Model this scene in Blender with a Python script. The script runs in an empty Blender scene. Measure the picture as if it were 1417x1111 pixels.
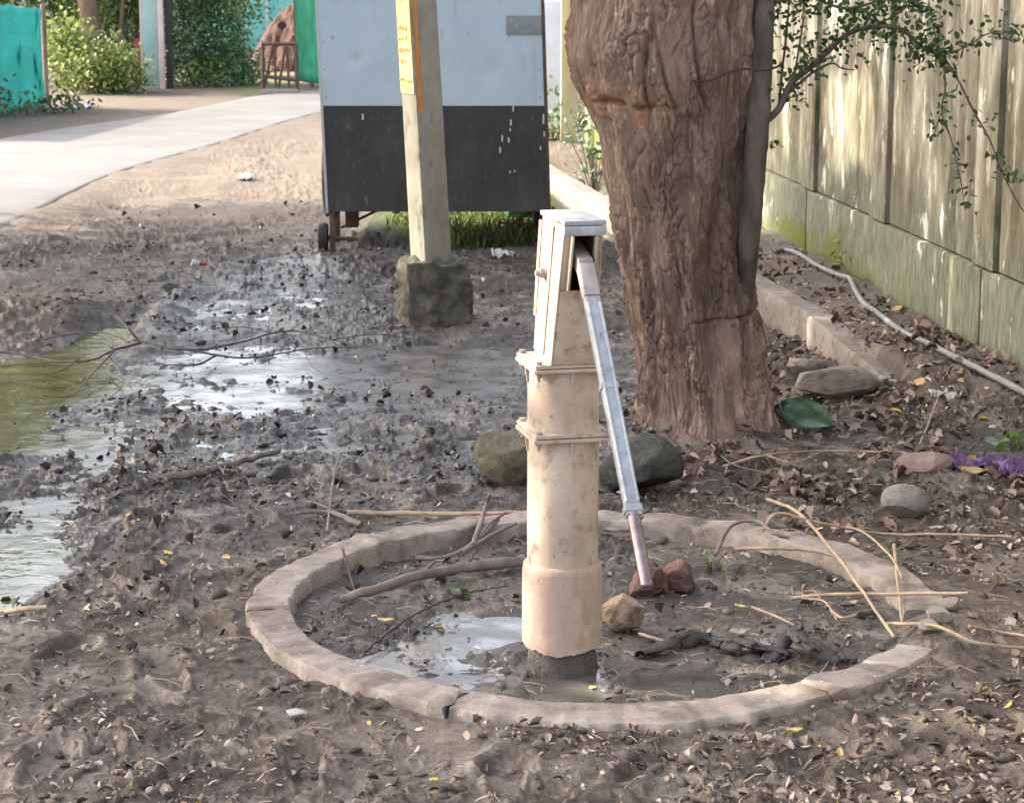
import bpy, bmesh, math, random
import numpy as np
from mathutils import Vector, Matrix

random.seed(7)
RNG = np.random.default_rng(11)
R = math.radians
SC = bpy.context.scene
COL = SC.collection

# ------------------------------------------------------------------ camera numbers
F, PITCH, CZ = 3080.0, R(11.4), 1.7
SP, CP = math.sin(PITCH), math.cos(PITCH)
SUN = Vector((-0.83, 0.30, 0.50)).normalized()          # towards the sun


def ray(px, py):
    dx, dy = (px - 708.5) / F, (555.5 - py) / F
    return Vector((dx, CP + dy * SP, -SP + dy * CP))


def g(px, py, z=0.0):
    d = ray(px, py)
    t = (z - CZ) / d.z
    return Vector((d.x * t, d.y * t, z))


def at(px, py, Y):
    d = ray(px, py)
    t = Y / d.y
    return Vector((d.x * t, Y, CZ + d.z * t))


# ------------------------------------------------------------------ noise
_perm = np.random.default_rng(3).permutation(256)
_perm = np.concatenate([_perm, _perm, _perm])
_g2 = np.array([[math.cos(a), math.sin(a)] for a in np.linspace(0, 2 * math.pi, 16, endpoint=False)])
_g3 = np.random.default_rng(5).normal(size=(32, 3))
_g3 /= np.linalg.norm(_g3, axis=1)[:, None]


def _f(t):
    return t * t * t * (t * (t * 6 - 15) + 10)


def n2(x, y):
    x = np.asarray(x, float); y = np.asarray(y, float)
    xi = np.floor(x).astype(np.int64); yi = np.floor(y).astype(np.int64)
    xf, yf = x - xi, y - yi
    xi &= 255; yi &= 255
    u, v = _f(xf), _f(yf)

    def gr(i, j):
        h = _perm[_perm[xi + i] + yi + j] & 15
        return _g2[h, 0] * (xf - i) + _g2[h, 1] * (yf - j)
    a = gr(0, 0) * (1 - u) + gr(1, 0) * u
    b = gr(0, 1) * (1 - u) + gr(1, 1) * u
    return (a * (1 - v) + b * v) * 1.5


def n3(x, y, z):
    x, y, z = np.broadcast_arrays(np.asarray(x, float), np.asarray(y, float), np.asarray(z, float))
    xi = np.floor(x).astype(np.int64); yi = np.floor(y).astype(np.int64); zi = np.floor(z).astype(np.int64)
    xf, yf, zf = x - xi, y - yi, z - zi
    xi = xi & 255; yi = yi & 255; zi = zi & 255
    u, v, w = _f(xf), _f(yf), _f(zf)

    def gr(i, j, k):
        h = _perm[_perm[_perm[xi + i] + yi + j] + zi + k] & 31
        return _g3[h, 0] * (xf - i) + _g3[h, 1] * (yf - j) + _g3[h, 2] * (zf - k)
    out = 0
    for k in (0, 1):
        a = gr(0, 0, k) * (1 - u) + gr(1, 0, k) * u
        b = gr(0, 1, k) * (1 - u) + gr(1, 1, k) * u
        c = a * (1 - v) + b * v
        out = out + c * (w if k else 1 - w)
    return out * 1.5


def worley(x, y, f2=False):
    x = np.asarray(x, float); y = np.asarray(y, float)
    xi = np.floor(x).astype(np.int64); yi = np.floor(y).astype(np.int64); best = np.full(x.shape, 9.0); sec = np.full(x.shape, 9.0)
    for i in (-1, 0, 1):
        for j in (-1, 0, 1):
            h = _perm[_perm[(xi + i) & 255] + ((yi + j) & 255)]; h2 = _perm[h + 57]
            dd = (xi + i + h / 255.0 - x) ** 2 + (yi + j + h2 / 255.0 - y) ** 2
            sec = np.minimum(sec, np.maximum(dd, best)); best = np.minimum(best, dd)
    return (np.sqrt(best), np.sqrt(sec)) if f2 else np.sqrt(best)


def sstep(a, b, x):
    t = np.clip((x - a) / (b - a), 0, 1)
    return t * t * (3 - 2 * t)


# ------------------------------------------------------------------ materials
def new_mat(name):
    m = bpy.data.materials.new(name); m.use_nodes = True
    nt = m.node_tree
    return m, nt, nt.nodes, nt.links, nt.nodes['Principled BSDF']


def ramp(ns, stops, interp='LINEAR'):
    r = ns.new('ShaderNodeValToRGB'); cr = r.color_ramp; cr.interpolation = interp
    while len(cr.elements) < len(stops): cr.elements.new(0.5)
    for e, (p, c) in zip(cr.elements, stops):
        e.position = p
        e.color = (c[0], c[1], c[2], 1) if isinstance(c, (tuple, list)) else (c, c, c, 1)
    return r


def noise_node(ns, ln, vec, scale, detail=6, rough=0.6, stretch=(1, 1, 1), dist=0.0):
    mp = ns.new('ShaderNodeMapping'); mp.inputs['Scale'].default_value = stretch
    ln.new(vec, mp.inputs['Vector'])
    n = ns.new('ShaderNodeTexNoise'); n.inputs['Scale'].default_value = scale
    n.inputs['Detail'].default_value = detail; n.inputs['Roughness'].default_value = rough
    n.inputs['Distortion'].default_value = dist
    ln.new(mp.outputs[0], n.inputs['Vector'])
    return n.outputs['Fac']


def mixc(ns, ln, fac, a, b, mode='MIX'):
    m = ns.new('ShaderNodeMix'); m.data_type = 'RGBA'; m.blend_type = mode
    for s, v in ((m.inputs[0], fac), (m.inputs[6], a), (m.inputs[7], b)):
        if isinstance(v, (int, float)): s.default_value = v
        elif isinstance(v, (tuple, list)): s.default_value = (v[0], v[1], v[2], 1)
        else: ln.new(v, s)
    return m.outputs[2]


def surf(name, stops, scale=8, stretch=(1, 1, 1), rough=(0.7, 0.9), bump=(60, 0.3, 0.004), stains=(), metallic=0.0, detail=8, spec=0.5, coords='Object'):
    """noise coloured surface; stains = [(colour, scale, lo, hi, stretch)] laid over it with their own edges"""
    m, nt, ns, ln, p = new_mat(name)
    tc = ns.new('ShaderNodeTexCoord').outputs[coords]
    f = noise_node(ns, ln, tc, scale, detail, 0.62, stretch)
    r = ramp(ns, stops); ln.new(f, r.inputs[0]); col = r.outputs[0]
    for (c, s, lo, hi, st) in stains:
        sf = noise_node(ns, ln, tc, s, 8, 0.65, st)
        rr = ramp(ns, [(lo, 0.0), (hi, 1.0)]); ln.new(sf, rr.inputs[0])
        col = mixc(ns, ln, rr.outputs[0], col, c)
    ln.new(col, p.inputs['Base Color'])
    rf = noise_node(ns, ln, tc, scale * 1.7, 5, 0.6, stretch)
    mr = ns.new('ShaderNodeMapRange'); mr.inputs['From Min'].default_value = 0.3; mr.inputs['From Max'].default_value = 0.7
    mr.inputs['To Min'].default_value = rough[0]; mr.inputs['To Max'].default_value = rough[1]
    ln.new(rf, mr.inputs['Value']); ln.new(mr.outputs[0], p.inputs['Roughness'])
    p.inputs['Metallic'].default_value = metallic
    p.inputs['Specular IOR Level'].default_value = spec
    if bump:
        b = ns.new('ShaderNodeBump'); b.inputs['Strength'].default_value = bump[1]; b.inputs['Distance'].default_value = bump[2]
        ln.new(noise_node(ns, ln, tc, bump[0], 6, 0.65, stretch), b.inputs['Height']); ln.new(b.outputs[0], p.inputs['Normal'])
    return m


def leaf_mat(name, transl=0.3, rough=0.55):
    m, nt, ns, ln, p = new_mat(name)
    a = ns.new('ShaderNodeAttribute'); a.attribute_name = 'tint'
    ln.new(a.outputs['Color'], p.inputs['Base Color']); p.inputs['Roughness'].default_value = rough
    p.inputs['Specular IOR Level'].default_value = 0.35
    if transl > 0:
        t = ns.new('ShaderNodeBsdfTranslucent'); ln.new(a.outputs['Color'], t.inputs['Color'])
        mx = ns.new('ShaderNodeMixShader'); mx.inputs[0].default_value = transl
        ln.new(p.outputs[0], mx.inputs[1]); ln.new(t.outputs[0], mx.inputs[2])
        ln.new(mx.outputs[0], ns['Material Output'].inputs['Surface'])
    return m


# ------------------------------------------------------------------ mesh helpers
def link(name, me, mat=None, parent=None, smooth=None):
    o = bpy.data.objects.new(name, me); COL.objects.link(o)
    if mat is not None: me.materials.append(mat)
    if parent is not None: o.parent = parent
    if smooth is not None:
        me.shade_smooth()
        if smooth < 180: me.set_sharp_from_angle(angle=R(smooth))
    return o


def np_mesh(name, V, faces_flat, sizes, tint=None):
    me = bpy.data.meshes.new(name)
    V = np.asarray(V, np.float32); ff = np.asarray(faces_flat, np.int32); sz = np.asarray(sizes, np.int32)
    me.vertices.add(len(V)); me.vertices.foreach_set('co', V.ravel())
    me.loops.add(len(ff)); me.loops.foreach_set('vertex_index', ff)
    me.polygons.add(len(sz))
    st = np.zeros(len(sz), np.int32); st[1:] = np.cumsum(sz)[:-1]
    me.polygons.foreach_set('loop_start', st)
    me.update(calc_edges=True); me.validate()
    if tint is not None:
        at_ = me.color_attributes.new('tint', 'FLOAT_COLOR', 'POINT')
        c = np.ones((len(V), 4), np.float32); c[:, :tint.shape[1]] = tint
        at_.data.foreach_set('color', c.ravel())
    return me


class MB:
    def __init__(s): s.v, s.f = [], []

    def add(s, v, f):
        o = len(s.v); s.v += [tuple(q) for q in v]; s.f += [tuple(i + o for i in q) for q in f]; return s

    def box(s, c, d, rot=None, bevel=0.0, M=None, seg=2):
        bm = bmesh.new(); bmesh.ops.create_cube(bm, size=1)
        for v in bm.verts: v.co = Vector((v.co.x * d[0], v.co.y * d[1], v.co.z * d[2]))
        if bevel > 0: bmesh.ops.bevel(bm, geom=bm.edges[:], offset=bevel, segments=seg, affect='EDGES', profile=0.6)
        T = Matrix.Translation(Vector(c))
        if rot is not None: T = T @ rot.to_matrix().to_4x4() if hasattr(rot, 'to_matrix') else T @ rot
        if M is not None: T = M @ T
        return s._bm(bm, T)

    def _bm(s, bm, T=Matrix()):
        bm.verts.ensure_lookup_table(); bm.verts.index_update()
        s.add([T @ v.co for v in bm.verts], [[v.index for v in f.verts] for f in bm.faces]); bm.free(); return s

    def hexa(s, P, bevel=0.0):
        """8 corners: bottom ring 0-3, top ring 4-7"""
        bm = bmesh.new(); vs = [bm.verts.new(p) for p in P]
        for q in ((3, 2, 1, 0), (4, 5, 6, 7), (0, 1, 5, 4), (1, 2, 6, 5), (2, 3, 7, 6), (3, 0, 4, 7)): bm.faces.new([vs[i] for i in q])
        bmesh.ops.recalc_face_normals(bm, faces=bm.faces[:])
        if bevel: bmesh.ops.bevel(bm, geom=bm.edges[:], offset=bevel, segments=2, affect='EDGES', profile=0.6)
        return s._bm(bm)

    def tube(s, pts, rad, n=8, cap=True, sx=1.0, wob=0.0):
        pts = [Vector(p) for p in pts]
        rad = rad if isinstance(rad, (list, tuple)) else [rad] * len(pts)
        rings, up = [], Vector((0, 0, 1))
        for i, p in enumerate(pts):
            t = (pts[min(i + 1, len(pts) - 1)] - pts[max(i - 1, 0)]).normalized()
            a = t.cross(up)
            if a.length < 0.05: a = t.cross(Vector((1, 0, 0)))
            a.normalize(); b = t.cross(a)
            rings.append([p + (a * math.cos(2 * math.pi * k / n) * sx + b * math.sin(2 * math.pi * k / n)) * rad[i] * (1 + random.uniform(-wob, wob)) for k in range(n)])
        v = [q for r in rings for q in r]; f = []
        for i in range(len(pts) - 1):
            for k in range(n):
                f.append((i * n + k, (i + 1) * n + k, (i + 1) * n + (k + 1) % n, i * n + (k + 1) % n))
        if cap:
            f.append(tuple(range(n))); f.append(tuple((len(pts) - 1) * n + k for k in reversed(range(n))))
        return s.add(v, f)

    def lathe(s, prof, n=48, c=(0, 0, 0), jag=None):
        v, f = [], []
        for j, (r, z) in enumerate(prof):
            for k in range(n):
                a = 2 * math.pi * k / n
                dz = jag(j, a) if jag else 0
                v.append((c[0] + r * math.cos(a), c[1] + r * math.sin(a), c[2] + z + dz))
        for j in range(len(prof) - 1):
            for k in range(n):
                f.append((j * n + k, j * n + (k + 1) % n, (j + 1) * n + (k + 1) % n, (j + 1) * n + k))
        f.append(tuple(reversed(range(n)))); f.append(tuple((len(prof) - 1) * n + k for k in range(n)))
        return s.add(v, f)

    def build(s, name, mat, parent=None, smooth=35):
        me = bpy.data.meshes.new(name); me.from_pydata(s.v, [], s.f); me.update()
        return link(name, me, mat, parent, smooth)


def tag(o, label=None, cat=None, group=None, kind=None):
    if label: o['label'] = label
    if cat: o['category'] = cat
    if group: o['group'] = group
    if kind: o['kind'] = kind
    return o


def empty(name, loc, label=None, cat=None, group=None, rz=0.0):
    o = bpy.data.objects.new(name, None); COL.objects.link(o)
    o.location = loc; o.rotation_euler = (0, 0, rz); o.empty_display_size = 0.1
    return tag(o, label, cat, group)


def spline(P, n):
    """Catmull-Rom through points P (Vectors), n samples per span"""
    P = [Vector(p) for p in P]; Q = [P[0] * 2 - P[1]] + P + [P[-1] * 2 - P[-2]]; out = []
    for i in range(1, len(Q) - 2):
        for k in range(n):
            t = k / n; a, b, c, d = Q[i - 1], Q[i], Q[i + 1], Q[i + 2]
            out.append(0.5 * ((2 * b) + (c - a) * t + (2 * a - 5 * b + 4 * c - d) * t * t + (3 * b - a - 3 * c + d) * t ** 3))
    out.append(P[-1]); return out


# ------------------------------------------------------------------ layout functions
RC, RO, RI = Vector((0.225, 5.63, 0)), 0.916, 0.803            # the ring round the pump


def wall_x(Y):
    Y = np.asarray(Y, float)
    return np.where(Y > 13.3, 1.50 - (Y - 13.3) * 0.125, 1.98 - 0.102 * (Y - 8.6))


KERB = [(0.12, 17.8), (0.30, 16.3), (0.45, 15.3), (0.82, 13.1), (1.19, 10.85), (1.38, 9.6), (1.50, 8.7), (1.57, 8.15)]


def kerb_x(Y):
    k = sorted((y, x) for x, y in KERB)
    return np.interp(Y, [a for a, b in k], [b for a, b in k])


def ell(px, py, rx, ry):
    c = g(px, py); wx = rx / F * math.sqrt(c.y ** 2 + CZ ** 2)
    wy = abs(g(px, py - ry).y - g(px, py + ry).y) / 2
    return (c.x, c.y, wx, wy)


def blob(x, y, E, p=1.5):
    m = np.zeros_like(x)
    for (cx, cy, rx, ry) in E:
        d = ((x - cx) / rx) ** 2 + ((y - cy) / ry) ** 2
        m = np.maximum(m, np.exp(-d ** p))
    return m


PUD_L = [ell(*e) for e in ((60, 520, 120, 62), (135, 468, 52, 30), (10, 585, 62, 40), (0, 785, 60, 60), (75, 605, 60, 16))]
PUD_M = [ell(*e) for e in ((320, 488, 110, 24), (440, 494, 130, 15), (560, 480, 90, 9), (690, 498, 70, 9), (600, 525, 70, 8), (330, 552, 90, 16), (480, 558, 90, 10))]
PUD_R = [ell(*e) for e in ((600, 895, 130, 55), (540, 920, 80, 28), (785, 940, 60, 42), (690, 860, 60, 20), (940, 930, 70, 18), (1010, 880, 60, 12))]
WETS = [ell(*e) for e in ((430, 560, 380, 130), (450, 520, 420, 110), (120, 580, 180, 120), (60, 720, 120, 120), (480, 400, 260, 60), (700, 640, 200, 60), (330, 440, 190, 60))]
WET_FILM = [ell(*e) for e in ((380, 520, 260, 60), (620, 520, 170, 60), (130, 610, 90, 50), (70, 690, 70, 60), (420, 610, 200, 30), (520, 410, 190, 34), (300, 430, 120, 30), (20, 790, 90, 70))]
FILM2 = [ell(*e) for e in ((145, 598, 80, 42), (85, 660, 70, 48), (360, 520, 220, 50), (590, 500, 130, 30), (20, 720, 60, 40))]
ROAD_R = [g(-900, 900), g(-340, 480), (g(0, 325)), g(150, 250), g(300, 205), g(447, 160), g(640, 128)]
ROAD_L = [g(-900, 420), g(-340, 280), (g(0, 197)), g(250, 158), g(360, 136), g(447, 128), g(640, 108)]
_rr = sorted((p.y, p.x) for p in spline(ROAD_R, 30))
ROAD_Z = 0.03
ZW, ZR = -0.024, -0.027
_fr = random.Random(21)
FOOT = [(g(a, b).x, g(a, b).y, _fr.uniform(0.9, 2.2), _fr.uniform(.85, 1.1)) for a, b in ((250, 1070), (420, 1060), (120, 980), (230, 930), (700, 1075), (900, 1060), (1120, 1075), (1290, 1040), (90, 900), (180, 800), (290, 870), (330, 730), (200, 720), (520, 660), (610, 690), (400, 660), (560, 600), (260, 600), (350, 395), (430, 360), (500, 420), (690, 430), (300, 350), (240, 400), (680, 560), (1350, 900), (1390, 1010), (1150, 690), (60, 1060))]


def relief(x, y):
    """trodden mud: ridges, crumbs and clods, about -1 .. 1.5"""
    wx = x + 0.06 * n2(x * 6 + 9, y * 6) + 0.02 * n2(x * 19, y * 19 + 2); wy = y + 0.06 * n2(x * 6, y * 6 + 5) + 0.02 * n2(x * 19 + 8, y * 19)
    r1 = (1 - np.abs(n2(wx * 6.5, wy * 6.5 + 3))) ** 3 - 0.4; r2 = (1 - np.abs(n2(wx * 14 + 7, wy * 14))) ** 3 - 0.4
    k1 = np.clip(0.62 - worley(wx * 9, wy * 9 + 3), -0.2, 1); k2 = np.clip(0.60 - worley(wx * 21 + 5, wy * 21), -0.2, 1)
    return 0.55 * n2(x * 5, y * 5) + 0.45 * r1 + 0.40 * r2 + 0.85 * k1 + 0.50 * k2 + 0.22 * n2(wx * 33, wy * 33) + 0.16 * (1 - 2 * np.abs(n2(wx * 50, wy * 50)))


def height(x, y):
    x = np.asarray(x, float); y = np.asarray(y, float)
    big = 0.022 * n2(x * 1.3 + 4, y * 1.1) + 0.012 * n2(x * 3.1, y * 2.7 + 8)
    clod = 0.029 * relief(x, y) - 0.004
    fm0 = blob(x, y, WETS, 1.2); amp = 0.34 + 0.78 * sstep(-0.30, 0.30, n2(x * 1.1 + 2, y * 0.9) + 0.4 * n2(x * 3.1, y * 3.1 + 6)); amp = amp + (0.9 - amp) * 0.7 * fm0
    amp = amp * (0.86 + 0.26 * sstep(5.0, 7.0, y)) * (1 - 0.55 * sstep(13.0, 15.0, y))
    pl, pm, fm = blob(x, y, PUD_L), blob(x, y, PUD_M), 0.9 * blob(x, y, WET_FILM)
    amp = amp * (1 - 0.4 * pl) * (1 - 0.05 * pm) * (1 - 0.1 * fm)
    h = big * (1 - fm) + fm * (ZW - 0.011) - 0.045 * pl - 0.015 * pm - 0.006 * blob(x, y, FILM2)
    # ring interior
    d = np.hypot(x - RC.x, y - RC.y)
    ins = 1 - sstep(0.78, 0.86, d); near = 1 - sstep(1.0, 1.5, d)
    h = h * (1 - near) + near * (0.004 + 0.4 * big + 0.007 * (1 - sstep(0.92, 1.15, d)))
    h = h * (1 - ins) + ins * (-0.017 + 0.5 * big - 0.026 * blob(x, y, PUD_R))
    amp = amp * (1 - 0.35 * ins) * (1 - 0.25 * near * (1 - ins))
    # right part of the ring drowned in soil
    bury = np.exp(-(((x - 1.10) / 0.14) ** 2 + ((y - 5.33) / 0.17) ** 2)) + 0.25 * np.exp(-(((x - 0.95) / 0.22) ** 2 + ((y - 5.0) / 0.22) ** 2))
    h = h + 0.034 * bury
    # ledge between kerb and wall, ditch beside the kerb
    kx, wl = kerb_x(y), wall_x(y)
    led = sstep(-0.02, 0.03, x - kx) * (1 - sstep(14.2, 14.8, y)) * sstep(7.6, 9.0, y)
    h = h + 0.105 * led
    amp = amp * (1 - 0.5 * led)
    soft = np.exp(-((x - 1.75) / 0.45) ** 2) * np.exp(-((y - 7.9) / 0.9) ** 2)
    h = h + 0.05 * soft
    dit = np.exp(-((x - kx + 0.13) / 0.08) ** 2) * (1 - sstep(14.0, 16.0, y) * 0) * sstep(8.6, 9.6, y)
    h = h - 0.045 * dit
    deep = sstep(0.05, 0.12, x - kx) * sstep(14.2, 14.8, y) * (1 - sstep(19, 20, y))
    h = h - 0.12 * deep
    # root flare of the tree
    dt = np.hypot(x - 0.72, y - 7.84)
    h = h + 0.05 * np.exp(-(dt / 0.38) ** 2)
    # mossy earth bank below the cart
    bank = sstep(12.92, 13.2, y + 0.06 * n2(x * 3, y * 3)) * (1 - sstep(15.6, 16.6, y)) * sstep(-1.02, -0.85, x) * (1 - sstep(0.16, 0.3, x))
    h = h + 0.10 * bank; amp = amp * (1 - 0.6 * bank)
    # rut banks left
    rut = blob(x, y, [ell(*q) for q in ((215, 450, 30, 40), (60, 436, 90, 18))])
    h = h + 0.045 * rut
    fp = np.zeros_like(x)
    for (fx, fy, fa, fl_) in FOOT:
        c_, s_ = math.cos(fa), math.sin(fa); k = (np.abs(x - fx) < .3) & (np.abs(y - fy) < .3)
        if not k.any(): continue
        u = (x[k] - fx) * c_ + (y[k] - fy) * s_; v = -(x[k] - fx) * s_ + (y[k] - fy) * c_
        q = np.sqrt((u / (0.135 * fl_)) ** 2 + (v / (0.048 + 0.012 * np.sign(u))) ** 2)
        fp[k] += -0.020 * (1 - sstep(0.75, 1.05, q)) + 0.010 * np.exp(-((q - 1.25) / 0.22) ** 2)
        amp[k] *= 1 - 0.55 * (1 - sstep(0.7, 1.0, q))
    h = h + fp
    hh = h + amp * clod
    mw = blob(x, y, PUD_L + PUD_M + WET_FILM, 1.0); fl = ZW + 0.008 - 0.16 * mw
    hh = np.where((x < 0.35) & (y > 4) & (y < 12.6) & (d > 1.0), np.maximum(hh, fl), hh)
    fl = ZR + 0.006 - 0.14 * blob(x, y, PUD_R, 1.0); hh = np.where(d < 0.8, np.maximum(hh, fl), hh)
    # road corridor: push soil just below the carriageway
    yr = [a for a, b in _rr]; xr = [b for a, b in _rr]
    rx = np.interp(y, yr, xr)
    on = sstep(0.06, 0.40, rx - x) * sstep(9.5, 10.5, y)
    hh = hh + sstep(-0.5, 0.1, rx - x) * sstep(9.5, 10.5, y) * (ROAD_Z - hh + 0.003 + 0.007 * n2(x * 4, y * 3)) * (1 - on); hh = hh * (1 - on) + on * (ROAD_Z - 0.03)
    far = sstep(24, 30, y)
    return hh * (1 - far * 0.6)


def hz(x, y): return float(height(np.array([x]), np.array([y]))[0])


def gp(px, py, dz=0.0):
    """point of the uneven ground behind a pixel"""
    p = g(px, py)
    for _ in range(4): p = g(px, py, hz(p.x, p.y))
    p.z += dz; return p


# ------------------------------------------------------------------ world, sun, camera
w = bpy.data.worlds.new('World'); SC.world = w; w.use_nodes = True
wn, wl_ = w.node_tree.nodes, w.node_tree.links
sky = wn.new('ShaderNodeTexSky'); sky.sky_type = 'NISHITA'; sky.sun_disc = False
sky.sun_elevation = math.asin(SUN.z); sky.sun_rotation = math.atan2(SUN.x, SUN.y)
sky.air_density = 1.0; sky.dust_density = 7.0; sky.ozone_density = 0.6; sky.altitude = 300
hs = wn.new('ShaderNodeHueSaturation'); hs.inputs['Saturation'].default_value = 0.62; wl_.new(sky.outputs[0], hs.inputs['Color']); wl_.new(hs.outputs[0], wn['Background'].inputs[0]); wn['Background'].inputs[1].default_value = 0.15
sd = bpy.data.lights.new('sun', 'SUN'); sd.energy = 2.0; sd.angle = R(0.5); sd.color = (1.0, 0.90, 0.76)
so = bpy.data.objects.new('sun', sd); COL.objects.link(so); so.rotation_euler = SUN.to_track_quat('Z', 'Y').to_euler(); so.location = (-6, 0, 8)
cd = bpy.data.cameras.new('camera'); cam = bpy.data.objects.new('camera', cd); COL.objects.link(cam)
cam.location = (0, 0, CZ); cam.rotation_euler = (R(90) - PITCH, 0, 0)
cd.sensor_width = 36; cd.lens = 36 * F / 1417; cd.clip_end = 2000; cd.clip_start = 0.05
cd.dof.use_dof = True; cd.dof.focus_distance = 5.6; cd.dof.aperture_fstop = cd.lens / 1000 / 0.0045 
SC.camera = cam
SC.view_settings.view_transform = 'Standard'; SC.view_settings.look = 'None'; SC.view_settings.exposure = 2.48; SC.view_settings.gamma = 1

# ------------------------------------------------------------------ ground
def ground_mat():
    m, nt, ns, ln, p = new_mat('soil')
    pos = ns.new('ShaderNodeNewGeometry').outputs['Position']
    a = ns.new('ShaderNodeAttribute'); a.attribute_name = 'tint'
    sp = ns.new('ShaderNodeSeparateColor'); ln.new(a.outputs['Color'], sp.inputs[0])
    n1 = noise_node(ns, ln, pos, 7, 8, 0.65); r1 = ramp(ns, [(0.30, (0.115, 0.089, 0.068)), (0.5, (0.182, 0.147, 0.116)), (0.70, (0.268, 0.224, 0.182))]); ln.new(n1, r1.inputs[0])
    n2_ = noise_node(ns, ln, pos, 55, 6, 0.7); r2 = ramp(ns, [(0.36, 0.55), (0.6, 1.0)]); ln.new(n2_, r2.inputs[0])
    col = mixc(ns, ln, 1.0, r1.outputs[0], r2.outputs[0], 'MULTIPLY')
    nd = noise_node(ns, ln, pos, 40, 6, 0.7); md = ns.new('ShaderNodeMath'); md.operation = 'MULTIPLY_ADD'; ln.new(nd, md.inputs[0]); md.inputs[1].default_value = 1.2; md.inputs[2].default_value = -0.6
    ma = ns.new('ShaderNodeMath'); ma.operation = 'ADD'; ma.use_clamp = True; ln.new(a.outputs['Alpha'], ma.inputs[0]); ln.new(md.outputs[0], ma.inputs[1])
    rd = ramp(ns, [(0.3, 0.0), (0.62, 1.0)]); ln.new(ma.outputs[0], rd.inputs[0])
    dcol = mixc(ns, ln, sp.outputs[0], (0.056, 0.041, 0.031), (0.026, 0.021, 0.017))
    mk = ns.new('ShaderNodeMath'); mk.operation = 'MULTIPLY'; ln.new(rd.outputs[0], mk.inputs[0]); mk.inputs[1].default_value = 0.92
    col = mixc(ns, ln, mk.outputs[0], col, dcol)
    n3_ = noise_node(ns, ln, pos, 16, 7, 0.7); r3 = ramp(ns, [(0.3, (0.072, 0.052, 0.036)), (0.7, (0.140, 0.105, 0.076))]); ln.new(n3_, r3.inputs[0])
    col = mixc(ns, ln, sp.outputs[1], col, r3.outputs[0])
    nw = noise_node(ns, ln, pos, 12, 7, 0.65); mw = ns.new('ShaderNodeMath'); mw.operation = 'MULTIPLY_ADD'
    ln.new(nw, mw.inputs[0]); mw.inputs[1].default_value = 1.1; mw.inputs[2].default_value = -0.55
    ad = ns.new('ShaderNodeMath'); ad.operation = 'ADD'; ad.use_clamp = True; ln.new(sp.outputs[0], ad.inputs[0]); ln.new(mw.outputs[0], ad.inputs[1])
    col = mixc(ns, ln, ad.outputs[0], col, mixc(ns, ln, 1.0, col, (0.80, 0.83, 0.87), 'MULTIPLY'))
    nm = noise_node(ns, ln, pos, 30, 6, 0.7); rm = ramp(ns, [(0.35, (0.06, 0.09, 0.012)), (0.65, (0.26, 0.33, 0.05))]); ln.new(nm, rm.inputs[0])
    col = mixc(ns, ln, sp.outputs[2], col, rm.outputs[0])
    ln.new(col, p.inputs['Base Color'])
    mr = ns.new('ShaderNodeMapRange'); mr.inputs['To Min'].default_value = 0.92; mr.inputs['To Max'].default_value = 0.19
    ln.new(ad.outputs[0], mr.inputs['Value']); ln.new(mr.outputs[0], p.inputs['Roughness'])
    b = ns.new('ShaderNodeBump'); b.inputs['Strength'].default_value = 0.6; b.inputs['Distance'].default_value = 0.012
    ln.new(noise_node(ns, ln, pos, 85, 6, 0.7), b.inputs['Height']); ln.new(b.outputs[0], p.inputs['Normal'])
    return m


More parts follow.
